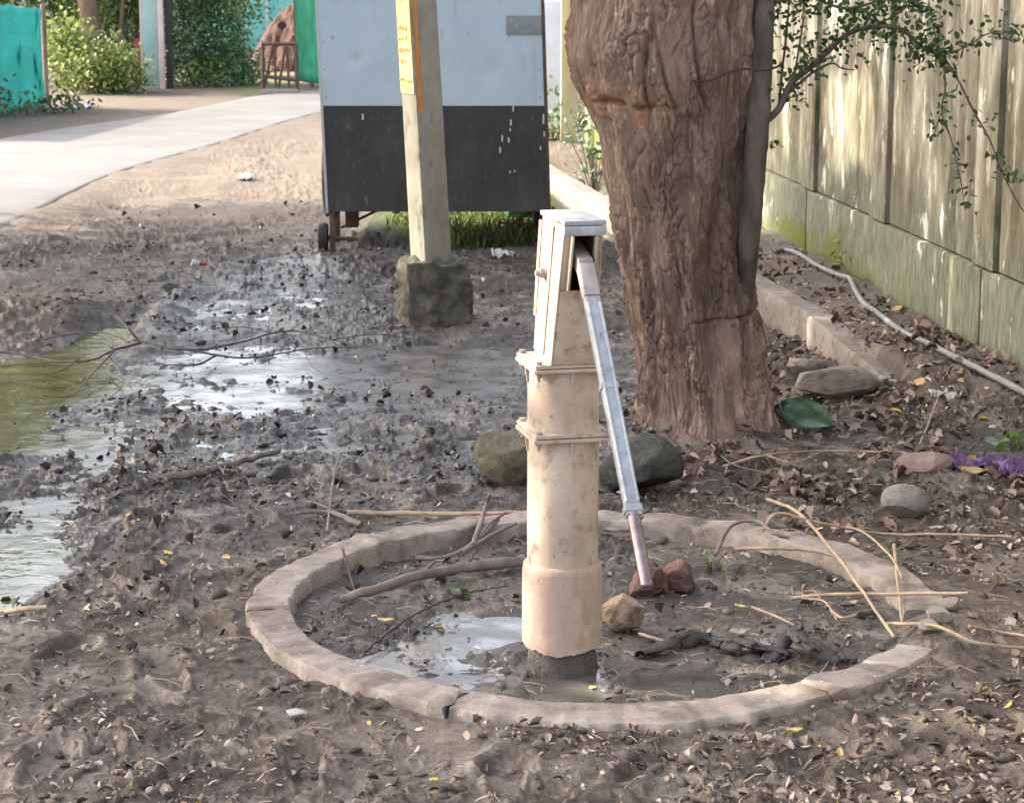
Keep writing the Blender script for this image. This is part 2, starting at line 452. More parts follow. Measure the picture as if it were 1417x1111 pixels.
def build_ground():
    th = np.concatenate([np.linspace(-math.pi, -0.36, 60, endpoint=False), np.linspace(-0.36, 0.36, 1250, endpoint=False), np.linspace(0.36, math.pi, 60, endpoint=False)])
    ph = np.concatenate([[R(88), R(70), R(55), R(45), R(38), R(33), R(29), R(26)], np.linspace(R(23.5), R(3.2), 720), np.geomspace(R(3.1), R(0.15), 30)])
    rr = CZ / np.tan(ph)
    X = rr[:, None] * np.sin(th)[None, :]; Y = rr[:, None] * np.cos(th)[None, :]
    Z = height(X.ravel(), Y.ravel())
    nr, nt_ = X.shape
    V = np.stack([X.ravel(), Y.ravel(), Z], 1)
    i = np.arange(nr - 1)[:, None] * nt_; j = np.arange(nt_)[None, :]; j2 = (j + 1) % nt_
    q = np.stack([i + j, i + nt_ + j, i + nt_ + j2, i + j2], -1).reshape(-1, 4)
    q = q[:, ::-1]
    x, y = V[:, 0], V[:, 1]
    wet = np.clip(blob(x, y, WETS, 1.2) * 1.0 + 0.15 * n2(x * 1.5, y * 1.5), 0, 1)
    d = np.hypot(x - RC.x, y - RC.y)
    ins = 1 - sstep(0.78, 0.84, d)
    wet = np.maximum(wet, ins * (0.55 + 0.4 * blob(x, y, PUD_R, 1.0)))
    wet = np.maximum(wet, 0.22 * sstep(6.2, 7.0, y) * (1 - sstep(11.5, 13.5, y)) * (1 - sstep(0.6, 1.2, x)))
    dust = sstep(12.6, 14.8, y + 0.8 * n2(x * 1.2, y * 1.2) - 0.35 * (x + 1.2)) * (0.75 + 0.4 * n2(x * 3, y * 3))
    dust = np.clip(np.maximum(dust, 0.7 * blob(x, y, [ell(40, 420, 140, 60), ell(280, 260, 170, 40)], 1.2)) * (x < 0.6), 0, 1)
    dust = np.maximum(dust, 0.42 * sstep(-0.05, 0.1, x - kerb_x(y)) * (y > 8))
    dust = np.maximum(dust, 0.16 * (1 - sstep(5.5, 7, y)))
    wet *= (1 - dust)
    deb = sstep(-0.05, 0.6, relief(x, y) + 0.7 * n2(x * 2.3, y * 2.3) + 0.35 * n2(x * 9, y * 9)) * (0.70 + 0.30 * np.clip(wet * 2, 0, 1)) * (1 - 0.7 * dust); deb = np.maximum(deb, ins * (0.30 + 0.35 * n2(x * 4, y * 4)))
    moss = sstep(13.05, 13.25, y + .12 * n2(x * 4, y * 4)) * (1 - sstep(18, 21, y)) * sstep(-1.0, -0.7, x + .1 * n2(x * 3, y * 3)) * (1 - sstep(0.2, 0.4, x))
    moss = np.maximum(moss, 0.5 * sstep(27, 28, y) * np.exp(-((x + 3.2) / 0.35) ** 2))
    me = np_mesh('ground', V, q.ravel(), np.full(len(q), 4), np.stack([wet, dust, moss, deb], 1))
    global SOIL
    SOIL = ground_mat(); o = link('ground', me, SOIL); me.shade_smooth()
    tag(o, kind='structure')


build_ground()

# road
def road():
    a, b = spline(ROAD_R, 30), spline(ROAD_L, 30)
    mb = MB(); n = 9; v, f = [], []
    for i, (p, q) in enumerate(zip(a, b)):
        for k in range(n):
            t = (0, 0.006, 0.05, 0.25, 0.5, 0.75, 0.95, 0.994, 1)[k]; s = p.lerp(q, t)
            wob = 0
            v.append((s.x + wob, s.y, ROAD_Z + 0.012 * min(1, 12 * t * (1 - t)) - (0.014 if k in (0, n - 1) else 0)))
    for i in range(len(a) - 1):
        for k in range(n - 1): f.append((i * n + k, i * n + k + 1, (i + 1) * n + k + 1, (i + 1) * n + k))
    f = [q[::-1] for q in f]
    mb.add(v, f)
    m = surf('worn_concrete', [(0.3, (0.10, 0.094, 0.089)), (0.7, (0.155, 0.149, 0.145))], 1.5, rough=(0.75, 0.95), bump=(90, 0.25, 0.01), stains=[((0.14, 0.112, 0.09), 0.8, 0.52, 0.72, (1, 1, 1))])
    tag(mb.build('road', m, smooth=180), kind='structure')


road()

# water: sheets that the uneven mud breaks through
def water(name, E, z, mat, grow=1.9):
    mb = MB()
    cx = np.array([e[0] for e in E]); cy = np.array([e[1] for e in E])
    x0, x1 = min(e[0] - grow * e[2] for e in E), max(e[0] + grow * e[2] for e in E)
    y0, y1 = min(e[1] - grow * e[3] for e in E), max(e[1] + grow * e[3] for e in E)
    nx, ny = 150, 150
    xs, ys = np.linspace(x0, x1, nx), np.linspace(y0, y1, ny)
    GX, GY = np.meshgrid(xs, ys); m = blob(GX, GY, E, 1.0)
    if name == 'ring_puddle': m = m * (np.hypot(GX - RC.x, GY - RC.y) < 0.79)
    v = [(a, b, z) for b in ys for a in xs]
    f = [(j * nx + i, j * nx + i + 1, (j + 1) * nx + i + 1, (j + 1) * nx + i) for j in range(ny - 1) for i in range(nx - 1) if m[j:j + 2, i:i + 2].max() > 0.012]
    used = sorted({i for q in f for i in q}); mp = {u: k for k, u in enumerate(used)}
    mb.add([v[u] for u in used], [tuple(mp[i] for i in q) for q in f])
    o = mb.build(name, mat, smooth=180); tag(o, kind='structure')
    vx = np.array(mb.v); green_refl = np.clip(blob(vx[:, 0], vx[:, 1], GREEN_REFLECTION, 1.6) + 0.35 * n2(vx[:, 0] * 3, vx[:, 1] * 3) * (vx[:, 0] < -0.9), 0, 1)
    ca = o.data.color_attributes.new('tint', 'FLOAT_COLOR', 'POINT'); cc = np.ones((len(vx), 4), np.float32); cc[:, :3] = green_refl[:, None]; cc[:, 1] = np.where(vx[:, 1] > 7.2, sstep(-1.05, -0.75, vx[:, 0]), 0); ca.data.foreach_set('color', cc.ravel())


GREEN_REFLECTION = [ell(*e) for e in ((60, 515, 130, 70), (145, 465, 60, 35), (10, 590, 70, 45), (0, 790, 70, 70))]  # where the trees' green reflection is painted onto the water


def water_mat(name, c1, c2, rough, bump):
    m, nt, ns, ln, p = new_mat(name)
    pos = ns.new('ShaderNodeNewGeometry').outputs['Position']
    r = ramp(ns, [(0.35, c1), (0.65, c2)]); ln.new(noise_node(ns, ln, pos, 5, 6), r.inputs[0]); at_ = ns.new('ShaderNodeAttribute'); at_.attribute_name = 'tint'
    ra = ramp(ns, [(0.35, (0.046, 0.043, 0.014)), (0.65, (0.10, 0.092, 0.032))]); ln.new(noise_node(ns, ln, pos, 8, 6), ra.inputs[0])  # olive colours standing in for trees mirrored in the puddle
    sw = ns.new('ShaderNodeSeparateColor'); ln.new(at_.outputs['Color'], sw.inputs[0]); ln.new(mixc(ns, ln, sw.outputs[0], r.outputs[0], ra.outputs[0]), p.inputs['Base Color'])
    ms = ns.new('ShaderNodeMapRange'); ms.inputs['To Min'].default_value = 0.9; ms.inputs['To Max'].default_value = 0.25; ln.new(sw.outputs[0], ms.inputs['Value']); ln.new(ms.outputs[0], p.inputs['Specular IOR Level'])
    rr = ramp(ns, [(0.35, rough[0]), (0.65, rough[1])]); ln.new(noise_node(ns, ln, pos, 9, 6), rr.inputs[0]); rg = ns.new('ShaderNodeMath'); rg.operation = 'MULTIPLY_ADD'; ln.new(sw.outputs[1], rg.inputs[0]); rg.inputs[1].default_value = 0.14; ln.new(rr.outputs[0], rg.inputs[2]); ra2 = ns.new('ShaderNodeMath'); ra2.operation = 'MULTIPLY_ADD'; ln.new(sw.outputs[0], ra2.inputs[0]); ra2.inputs[1].default_value = -0.25; ln.new(rg.outputs[0], ra2.inputs[2]); mx2 = ns.new('ShaderNodeMath'); mx2.operation = 'MAXIMUM'; ln.new(ra2.outputs[0], mx2.inputs[0]); mx2.inputs[1].default_value = 0.04; ln.new(mx2.outputs[0], p.inputs['Roughness'])
    p.inputs['IOR'].default_value = 1.4
    b = ns.new('ShaderNodeBump'); b.inputs['Strength'].default_value = bump; b.inputs['Distance'].default_value = 0.01
    ln.new(noise_node(ns, ln, pos, 11, 3, 0.5), b.inputs['Height']); ln.new(b.outputs[0], p.inputs['Normal'])
    return m


W2 = water_mat('muddy_water', (0.06, 0.05, 0.042), (0.13, 0.12, 0.105), (0.08, 0.36), 0.25)
water('puddle', PUD_L + PUD_M + WET_FILM, ZW, W2)
water('ring_puddle', PUD_R, ZR, W2)

# ------------------------------------------------------------------ leaves in bulk
def leaf_cloud(P, size, tint, up=None, flat=0.0, aspect=0.45, curl=0.15):
    """P (n,3) centres; six-vertex folded leaves. up: preferred normal; flat 0 random..1 aligned. returns V, faces, sizes, tint"""
    n = len(P); size = np.broadcast_to(np.asarray(size, float), (n,))
    N = RNG.normal(size=(n, 3)); N /= np.linalg.norm(N, axis=1)[:, None]
    if up is not None: N = N * (1 - flat) + np.asarray(up) * flat; N /= np.linalg.norm(N, axis=1)[:, None]
    A = np.cross(N, RNG.normal(size=(n, 3))); A /= np.linalg.norm(A, axis=1)[:, None] + 1e-9
    B = np.cross(N, A)
    L = size[:, None]; W = (size * aspect * RNG.uniform(0.75, 1.25, n))[:, None]; C = (size * curl * RNG.uniform(-1, 1.6, n))[:, None]
    v = np.stack([P - A * L * 0.5 + N * C * 0.4, P - A * L * 0.12 + B * W * 0.5 + N * C, P + A * L * 0.28 + B * W * 0.4 + N * C * 0.8,
                  P + A * L * 0.5 + N * C * 0.1, P + A * L * 0.28 - B * W * 0.4 + N * C * 0.8, P - A * L * 0.12 - B * W * 0.5 + N * C], 1)
    base = (np.arange(n) * 6)[:, None]
    f = np.concatenate([base + np.array([0, 1, 2, 3]), base + np.array([0, 3, 4, 5])], 1).reshape(-1)
    return v.reshape(-1, 3), f, np.full(2 * n, 4), np.repeat(tint, 6, axis=0)


def tints(n, cols, wts=None, var=0.18):
    c = np.array(cols, float); k = RNG.choice(len(c), n, p=None if wts is None else np.array(wts) / np.sum(wts))
    return np.clip(c[k] * RNG.uniform(1 - var, 1 + var, (n, 1)), 0.003, 0.95)


LITTER = leaf_mat('dry_leaves', 0.0, 0.7)
WETLEAF = leaf_mat('sodden_leaves', 0.0, 0.33)
GREEN = leaf_mat('green_leaves', 0.32, 0.5)


def in_ring(x, y): return np.hypot(x - RC.x, y - RC.y)


def screen_pts(n, x0, x1, y0, y1):
    px, py = RNG.uniform(x0, x1, n), RNG.uniform(y0, y1, n)
    dx, dy = (px - 708.5) / F, (555.5 - py) / F
    d = np.stack([dx, CP + dy * SP, -SP + dy * CP], 1); t = -CZ / d[:, 2]
    return d[:, 0] * t, d[:, 1] * t


def litter():
    X, Y = [], []
    for n, b in ((9500, (-150, 1560, 560, 1200)), (5200, (850, 1500, 420, 900)), (3000, (960, 1500, 360, 640)), (2500, (500, 1560, 900, 1200)), (3500, (-100, 1560, 850, 1220)), (900, (0, 900, 250, 560))):
        x, y = screen_pts(n, *b); X.append(x); Y.append(y)
    x, y = np.concatenate(X), np.concatenate(Y)
    dens = 0.08 + 0.92 * sstep(-0.25, 0.40, n2(x * 1.7, y * 1.7) + 0.5 * n2(x * 5, y * 5 + 3)) ** 1.3
    dens *= 1 - 0.85 * np.maximum(blob(x, y, PUD_L), 0.8 * blob(x, y, PUD_M))
    d = in_ring(x, y); dens *= np.where(d < RI, 0.28, 1.0) * np.where((d > RI - 0.02) & (d < RO + 0.03), 0.10, 1.0)
    dens *= np.where(x > wall_x(y) - 0.02, 0, 1)
    dens *= np.where((y > 11) & (x < -1.0), 0.35, 1)
    k = RNG.uniform(size=len(x)) < dens; x, y = x[k], y[k]
    z = height(x, y) + RNG.uniform(0.002, 0.009, len(x))
    right = sstep(0.4, 1.3, x)
    sz = (0.006 + 0.026 * RNG.uniform(0, 1, len(x)) ** 2.2) * (1 + 0.9 * right * RNG.uniform(0, 1, len(x)) ** 2)
    t = tints(len(x), [(0.25, 0.185, 0.14), (0.38, 0.295, 0.235), (0.16, 0.115, 0.08), (0.43, 0.34, 0.275), (0.50, 0.36, 0.09), (0.09, 0.065, 0.048)], [5, 5, 5, 2.2, 0.35, 5])
    V, f, s, tt = leaf_cloud(np.stack([x, y, z], 1), sz, t, (0, 0, 1), 0.58, RNG.uniform(0.25, 0.7, len(x)), 0.35)
    tag(link('leaf_litter', np_mesh('leaf_litter', V, f, s, tt), LITTER), kind='stuff')
    # big curled brown leaves drifted up at the wall side
    X, Y = [], []
    for n_, b in ((1500, (980, 1500, 470, 700)), (1100, (1050, 1450, 370, 530)), (500, (900, 1500, 640, 780)), (160, (380, 1000, 690, 760)), (1300, (-100, 1560, 560, 1220))):
        x, y = screen_pts(n_, *b); X.append(x); Y.append(y)
    x, y = np.concatenate(X), np.concatenate(Y)
    dens = sstep(-0.2, 0.4, n2(x * 2.6 + 11, y * 2.6)) * (x < wall_x(y) - 0.03); d = in_ring(x, y); dens *= (d > RO + 0.02)
    k = RNG.uniform(size=len(x)) < dens; x, y = x[k], y[k]
    t = tints(len(x), [(0.17, 0.11, 0.08), (0.26, 0.18, 0.135), (0.11, 0.075, 0.055), (0.36, 0.27, 0.22), (0.42, 0.26, 0.08)], [5, 4, 5, 2, 0.25])
    V, f, s, tt = leaf_cloud(np.stack([x, y, height(x, y) + RNG.uniform(0.006, 0.02, len(x))], 1), RNG.uniform(0.026, 0.060, len(x)) * np.where((y < 6.2) | (x < 0.4), 0.55, 1), t, (0, 0, 1), 0.5, RNG.uniform(0.35, 0.7, len(x)), 0.45)
    tag(link('drifted_leaf_litter', np_mesh('drifted_leaf_litter', V, f, s, tt), LITTER), kind='stuff')
    # dark sodden fragments trodden into the wet mud
    X, Y = [], []
    for n, b in ((2300, (150, 900, 280, 680)), (600, (-60, 460, 560, 900)), (500, (880, 1300, 440, 700)), (500, (380, 1300, 760, 990))):
        x, y = screen_pts(n, *b); X.append(x); Y.append(y)
    x, y = np.concatenate(X), np.concatenate(Y)
    dens = 0.2 + 0.8 * sstep(-0.2, 0.4, n2(x * 1.9 + 3, y * 1.9)); dens *= 1 - 0.75 * blob(x, y, PUD_L) ; dens *= 1 - 0.55 * blob(x, y, PUD_M)
    d = in_ring(x, y); dens *= np.where((d > RI - 0.02) & (d < RO + 0.03), 0.0, 1.0) * np.where(d < RI, 0.5, 1)
    k = RNG.uniform(size=len(x)) < dens; x, y = x[k], y[k]
    z = height(x, y) + RNG.uniform(0.004, 0.016, len(x))
    t = tints(len(x), [(0.045, 0.034, 0.027), (0.075, 0.056, 0.043), (0.12, 0.09, 0.07), (0.2, 0.16, 0.125)], [4, 5, 5, 2])
    V, f, s, tt = leaf_cloud(np.stack([x, y, z], 1), 0.010 + 0.032 * RNG.uniform(0, 1, len(x)) ** 2, t, (0, 0, 1), 0.45, RNG.uniform(0.3, 0.9, len(x)), 0.75)
    tag(link('sodden_leaf_litter', np_mesh('sodden_leaf_litter', V, f, s, tt), WETLEAF), kind='stuff')


litter()


def twig_litter():
    X, Y = [], []
    for n, b in ((1500, (-100, 1560, 560, 1220)), (900, (850, 1500, 430, 800)), (500, (380, 1300, 720, 990)), (400, (100, 900, 380, 700))):
        x, y = screen_pts(n, *b); X.append(x); Y.append(y)
    x, y = np.concatenate(X), np.concatenate(Y); k = x < wall_x(y) - 0.05; k &= blob(x, y, PUD_L) < 0.3; d = in_ring(x, y); k &= ~((d > RI - 0.02) & (d < RO + 0.02)); x, y = x[k], y[k]; n = len(x)
    L = 0.015 + 0.07 * RNG.uniform(0, 1, n) ** 2.5; a = RNG.uniform(0, 6.28, n); dx, dy = np.cos(a) * L / 2, np.sin(a) * L / 2
    r = RNG.uniform(0.0006, 0.0018, n); z0 = height(x - dx, y - dy) + 0.002 + r; z1 = height(x + dx, y + dy) + 0.002 + r
    bend = RNG.normal(0, 0.12, n) * L
    P = [np.stack([x - dx, y - dy, z0], 1), np.stack([x - np.sin(a) * bend, y + np.cos(a) * bend, np.maximum((z0 + z1) / 2 + 0.1 * L, height(x, y) + 0.003)], 1), np.stack([x + dx, y + dy, z1], 1)]
    S = np.stack([-np.sin(a), np.cos(a), np.zeros(n)], 1) * r[:, None]; U = np.array([[0, 0, 1.0]]) * r[:, None]
    v = np.stack([q for p in P for q in (p + S, p + U, p - S)], 1).reshape(-1, 3); b = (np.arange(n) * 9)[:, None]
    f = np.concatenate([b + np.array(q) for q in ((0, 3, 4, 1), (1, 4, 5, 2), (3, 6, 7, 4), (4, 7, 8, 5))], 1).reshape(-1)
    t = tints(n, [(0.30, 0.22, 0.16), (0.18, 0.13, 0.10), (0.42, 0.33, 0.25), (0.08, 0.06, 0.05)], [4, 4, 2, 3])
    tag(link('twig_litter', np_mesh('twig_litter', v, f, np.full(4 * n, 4), np.repeat(t, 9, axis=0)), LITTER), kind='stuff')


twig_litter()


def crumbs():
    bm = bmesh.new(); bmesh.ops.create_icosphere(bm, subdivisions=1, radius=1); bm.verts.ensure_lookup_table()
    bv = np.array([v.co[:] for v in bm.verts]); bf = np.array([[v.index for v in f.verts] for f in bm.faces]); bm.free()
    X, Y = [], []
    for n, b in ((3800, (-120, 1530, 640, 1200)), (3500, (60, 900, 330, 720)), (1500, (-100, 560, 330, 480)), (1500, (900, 1500, 420, 760)), (700, (380, 1300, 760, 990))):
        x, y = screen_pts(n, *b); X.append(x); Y.append(y)
    x, y = np.concatenate(X), np.concatenate(Y)
    dens = 0.15 + 0.85 * sstep(-0.2, 0.45, n2(x * 3 + 8, y * 3)); dens *= 1 - 0.85 * np.maximum(blob(x, y, PUD_L), 0.7 * blob(x, y, PUD_M)); d = in_ring(x, y)
    dens *= np.where((d > RI - 0.02) & (d < RO + 0.03), 0.04, 1.0) * np.where(d < RI, 0.6, 1)
    k = RNG.uniform(size=len(x)) < dens; x, y = x[k], y[k]; n = len(x)
    r = 0.003 + 0.013 * RNG.uniform(0, 1, n) ** 4
    sc = r[:, None] * RNG.uniform(0.6, 1.5, (n, 3)) * np.array([1.2, 1.2, 0.7])
    V = bv[None] * sc[:, None, :] * RNG.uniform(0.55, 1.45, (n, len(bv), 1))
    a = RNG.uniform(0, 6.28, n); ca, sa = np.cos(a)[:, None], np.sin(a)[:, None]
    V = np.stack([V[..., 0] * ca - V[..., 1] * sa, V[..., 0] * sa + V[..., 1] * ca, V[..., 2]], -1) + np.stack([x, y, height(x, y) + 0.25 * r], 1)[:, None]
    f = (bf[None] + (np.arange(n) * len(bv))[:, None, None]).reshape(-1)
    wet = np.clip(blob(x, y, WETS, 1.2), 0, 1)
    t = np.zeros((n, 4)); t[:, 0] = wet; t[:, 1] = 0.25 * (y > 11); t[:, 3] = RNG.uniform(0, 1, n) * 0.9
    me = np_mesh('mud_crumbs', V.reshape(-1, 3), f, np.full(n * len(bf), 3), np.repeat(t, len(bv), axis=0))
    tag(link('mud_crumbs', me, SOIL), kind='stuff'); me.shade_smooth()


crumbs()

# ------------------------------------------------------------------ materials for things
CONC = surf('old_concrete', [(0.3, (0.20, 0.16, 0.13)), (0.55, (0.30, 0.25, 0.21)), (0.75, (0.40, 0.345, 0.30))], 9, rough=(0.8, 0.95), bump=(110, 0.5, 0.006), stains=[((0.12, 0.092, 0.07), 5, 0.46, 0.62, (1, 1, 1)), ((0.16, 0.13, 0.105), 30, 0.56, 0.66, (1, 1, 1)), ((0.5, 0.45, 0.41), 60, 0.64, 0.68, (1, 1, 1))])
KERBM = surf('kerb_concrete', [(0.3, (0.17, 0.14, 0.115)), (0.7, (0.29, 0.25, 0.215))], 7, rough=(0.8, 0.95), bump=(80, 0.5, 0.008), stains=[((0.12, 0.095, 0.07), 3, 0.46, 0.66, (1, 1, 1)), ((0.10, 0.08, 0.06), 24, 0.55, 0.65, (1, 1, 1))])
PAINT = surf('cream_paint', [(0.3, (0.30, 0.225, 0.165)), (0.5, (0.43, 0.34, 0.262)), (0.7, (0.54, 0.45, 0.365))], 6, (1, 1, 0.7), rough=(0.5, 0.78), bump=(70, 0.22, 0.003),
             stains=[((0.58, 0.53, 0.46), 4, 0.58, 0.72, (1, 1, 0.6)), ((0.27, 0.19, 0.135), 6, 0.48, 0.66, (1, 1, 0.55)), ((0.20, 0.14, 0.10), 24, 0.56, 0.68, (1, 1, 0.8)), ((0.20, 0.115, 0.07), 48, 0.66, 0.70, (1, 1, 0.8)), ((0.40, 0.33, 0.27), 110, 0.58, 0.66, (1, 1, 1))])
SLEEVE = surf('dull_base_paint', [(0.3, (0.28, 0.20, 0.15)), (0.7, (0.44, 0.335, 0.262))], 8, (1, 1, 0.6), rough=(0.7, 0.9), bump=(140, 0.3, 0.003), stains=[((0.27, 0.17, 0.11), 14, 0.55, 0.72, (1, 1, 0.5)), ((0.2, 0.13, 0.09), 60, 0.62, 0.7, (1, 1, 1))])
ZINC = surf('galvanised', [(0.3, (0.22, 0.235, 0.25)), (0.7, (0.38, 0.40, 0.42))], 22, (1, 1, 1), rough=(0.40, 0.66), bump=(120, 0.2, 0.002), metallic=0.45, stains=[((0.24, 0.19, 0.155), 14, 0.56, 0.70, (1, 1, 1)), ((0.15, 0.13, 0.12), 60, 0.60, 0.68, (1, 1, 1))])
RUSTY = surf('rusty_steel', [(0.3, (0.22, 0.175, 0.145)), (0.7, (0.38, 0.335, 0.30))], 18, rough=(0.5, 0.7), bump=(120, 0.25, 0.002), metallic=0.3)
GRIP = surf('worn_steel', [(0.3, (0.14, 0.10, 0.10)), (0.7, (0.26, 0.21, 0.21))], 20, rough=(0.28, 0.45), bump=(120, 0.1, 0.002), metallic=0.85)
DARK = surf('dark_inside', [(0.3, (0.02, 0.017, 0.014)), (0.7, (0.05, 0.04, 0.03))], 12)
MUDM = surf('dark_mud', [(0.3, (0.045, 0.036, 0.03)), (0.7, (0.10, 0.08, 0.065))], 12, rough=(0.5, 0.9), bump=(50, 0.8, 0.012))

# ------------------------------------------------------------------ hand pump
def pump():
    E = empty('hand_pump', (0.123, 5.25, 0), 'cream painted deep well hand pump with long steel handle standing inside the concrete ring', 'hand pump', rz=R(13))
    MB().lathe([(0.0, -0.2), (0.115, -0.2), (0.110, -0.075), (0.096, -0.048), (0.088, -0.02), (0.084, 0.01), (0.079, 0.05), (0.0, 0.06)], 90, jag=lambda j, a: (0.018 * float(n2(math.cos(a) * 3 + j, math.sin(a) * 3)) + 0.012 * float(n2(math.cos(a) * 9, math.sin(a) * 9 + j))) if 1 < j < 6 else 0).build('footing', MUDM, E)
    jag = lambda j, a: (0.014 * float(n2(math.cos(a) * 1.6, math.sin(a) * 1.6 + 4)) + 0.004 * random.random()) if j in (0, 1) else 0
    MB().lathe([(0.090, 0.032), (0.0975, 0.034), (0.0982, 0.06), (0.0985, 0.14), (0.0975, 0.225), (0.0955, 0.240), (0.090, 0.247), (0.088, 0.2475)], 96, jag=jag).build('base_sleeve', SLEEVE, E, 50)
    MB().lathe([(0.0865, 0.20), (0.0865, 0.30), (0.0862, 0.45), (0.0865, 0.560)], 72).build('pedestal_pipe', PAINT, E, 50)
    MB().lathe([(0.086, 0.580), (0.086, 0.66), (0.086, 0.730)], 72).build('water_tank', PAINT, E, 50)

    def flange(z):
        mb = MB()
        mb.box((0, 0, z - 0.0055), (0.190, 0.196, 0.009), bevel=0.0015)
        mb.box((0.002, 0.001, z + 0.0055), (0.188, 0.195, 0.009), bevel=0.0015)
        fl = mb.build('flange', PAINT, E)
        for sx in (-1, 1):
            for sy in (-1, 1):
                b = MB(); c = (sx * 0.081, sy * 0.083)
                b.lathe([(0.0042, -0.030), (0.0042, -0.0205), (0.0085, -0.0205), (0.0085, -0.0108), (0.0042, -0.0106), (0.0042, 0.0106), (0.0085, 0.0108), (0.0085, 0.018), (0.003, 0.019)], 8, (c[0], c[1], z))
                b.build('bolt', RUSTY, fl)
        for k, a in enumerate((-90, 0, 90, 180)):
            ca, sa = math.cos(R(a)), math.sin(R(a)); gm = MB(); P = []
            for (r, dz) in ((0.084, -0.045), (0.100, -0.012), (0.084, -0.012)):
                pass
            t = 0.004; q = [(0.083, -0.045), (0.089, -0.045), (0.0945, -0.011), (0.083, -0.011)]
            for s in (-t, t):
                for (r, dz) in q: P.append((r * ca - s * sa, r * sa + s * ca, z + dz))
            gm.hexa(P); gm.build('gusset', PAINT, fl)
    flange(0.570); flange(0.739)
    # spout on the far side of the tank
    MB().tube([(0, 0.07, 0.66), (0, 0.15, 0.665), (0, 0.20, 0.652), (0, 0.225, 0.62), (0, 0.228, 0.585)], 0.026, 16).build('spout', PAINT, E, 60)
    # head: plates between a bottom and a top quad
    z0, z1 = 0.750, 1.088

    def P(u, v, wv):
        hx = 0.056 * (1 - wv) + 0.0455 * wv; f_ = -0.100 * (1 - wv) - 0.185 * wv; b_ = 0.062 * (1 - wv) + 0.025 * wv
        return Vector((u * hx, f_ + (b_ - f_) * v, z0 + (z1 - z0) * wv))

    def slab(mb, u0, u1, v0, v1, w0, w1, bv=0.0012):
        return mb.hexa([P(u0, v0, w0), P(u1, v0, w0), P(u1, v1, w0), P(u0, v1, w0), P(u0, v0, w1), P(u1, v0, w1), P(u1, v1, w1), P(u0, v1, w1)], bv)
    hd = MB()
    t = 0.10
    slab(hd, -1, -1 + t, 0.0, 1, 0, 1); slab(hd, 1 - t, 1, 0.0, 1, 0, 1)
    slab(hd, -0.895, 0.895, 0.955, 0.998, 0, 1)
    slab(hd, -0.895, 0.895, 0.002, 0.040, 0, 0.54)
    slab(hd, -0.895, -0.62, 0.002, 0.040, 0.545, 0.93); slab(hd, 0.62, 0.895, 0.002, 0.040, 0.545, 0.93)
    slab(hd, -0.895, 0.895, 0.002, 0.040, 0.935, 1.0)
    head = hd.build('head', PAINT, E)
    ins = MB(); slab(ins, -0.89, 0.89, 0.62, 0.66, 0.01, 0.99); ins.build('slot_shade_plate', DARK, head)  # near-black plate paints the shade seen inside the handle slot
    sl = MB()
    for s in (-1, 1): slab(sl, s * 0.60 - 0.055, s * 0.60 + 0.055, -0.10, 0.0, 0.545, 0.93, 0.0008)
    sl.build('slot_lip', PAINT, head)
    ztop = MB(); a = [P(-1.10, -0.07, 1), P(1.10, -0.07, 1), P(1.10, 1.04, 1), P(-1.10, 1.04, 1)]
    ztop.hexa([q + Vector((0, 0, 0.001)) for q in a] + [q + Vector((0, 0, 0.013)) for q in a], 0.003)
    sk = [P(-1.09, -0.068, 1), P(1.09, -0.068, 1), P(1.09, -0.045, 1), P(-1.09, -0.045, 1)]
    ztop.hexa([q + Vector((0, 0, -0.022)) for q in sk] + [q + Vector((0, 0, 0.0)) for q in sk], 0.001)
    ztop.build('top_cover', ZINC, E)
    sc = MB(); slab(sc, -1.07, -1.003, 0.42, 0.985, 0.04, 0.97); sc.build('side_cover', PAINT, head)
    sc = MB(); slab(sc, -1.12, -1.073, 0.93, 1.06, 0.28, 0.97, 0.001); sc.build('cover_strip', PAINT, head)
    ab = MB(); c = P(-1, 0.62, 0.62)
    rot = Matrix.Rotation(R(-90), 4, 'Y'); b2 = MB()
    b2.lathe([(0.0, 0), (0.017, 0), (0.017, 0.006), (0.012, 0.006), (0.012, 0.018), (0.007, 0.018), (0.007, 0.028), (0, 0.028)], 12)
    ab.add([Vector(c) + (rot @ Vector(v)) for v in b2.v], b2.f); ab.build('axle_bolt', RUSTY, head)
    fb = MB(); rotx = Matrix.Rotation(R(90), 4, 'X'); c = P(-0.1, 0, 0.33)
    b3 = MB(); b3.lathe([(0.0, -0.002), (0.006, -0.002), (0.006, 0.005), (0, 0.006)], 8)
    fb.add([Vector(c) + (rotx @ Vector(v)) for v in b3.v], b3.f); fb.build('front_bolt', RUSTY, head)
    # handle
    A, B, C2, D = Vector((0, -0.03, 1.035)), Vector((0.0, -0.20, 0.995)), Vector((0.010, -0.585, 0.502)), Vector((0.008, -0.700, 0.374))
    hE = empty('handle', (0, 0, 0)); hE.parent = E
    M = B.lerp(C2, 0.13)

    def bar(p, q, w0, w1, t0, t1, name, mat, bv=0.003):
        d = (q - p).normalized(); sx = Vector((1, 0, 0)); nn = sx.cross(d).normalized(); c = []
        for (o_, w_, t_) in ((p, w0, t0), (q, w1, t1)):
            c += [o_ - sx * w_ / 2 - nn * t_ / 2, o_ + sx * w_ / 2 - nn * t_ / 2, o_ + sx * w_ / 2 + nn * t_ / 2, o_ - sx * w_ / 2 + nn * t_ / 2]
        MB().hexa(c, bv).build(name, mat, hE)
    bar(A, B, 0.034, 0.035, 0.042, 0.036, 'pivot_bar', RUSTY)
    bar(B - (B - A).normalized() * 0.004, M, 0.0355, 0.037, 0.034, 0.028, 'upper_bar', RUSTY)
    bar(M, C2, 0.036, 0.034, 0.026, 0.024, 'bar', ZINC, 0.004)
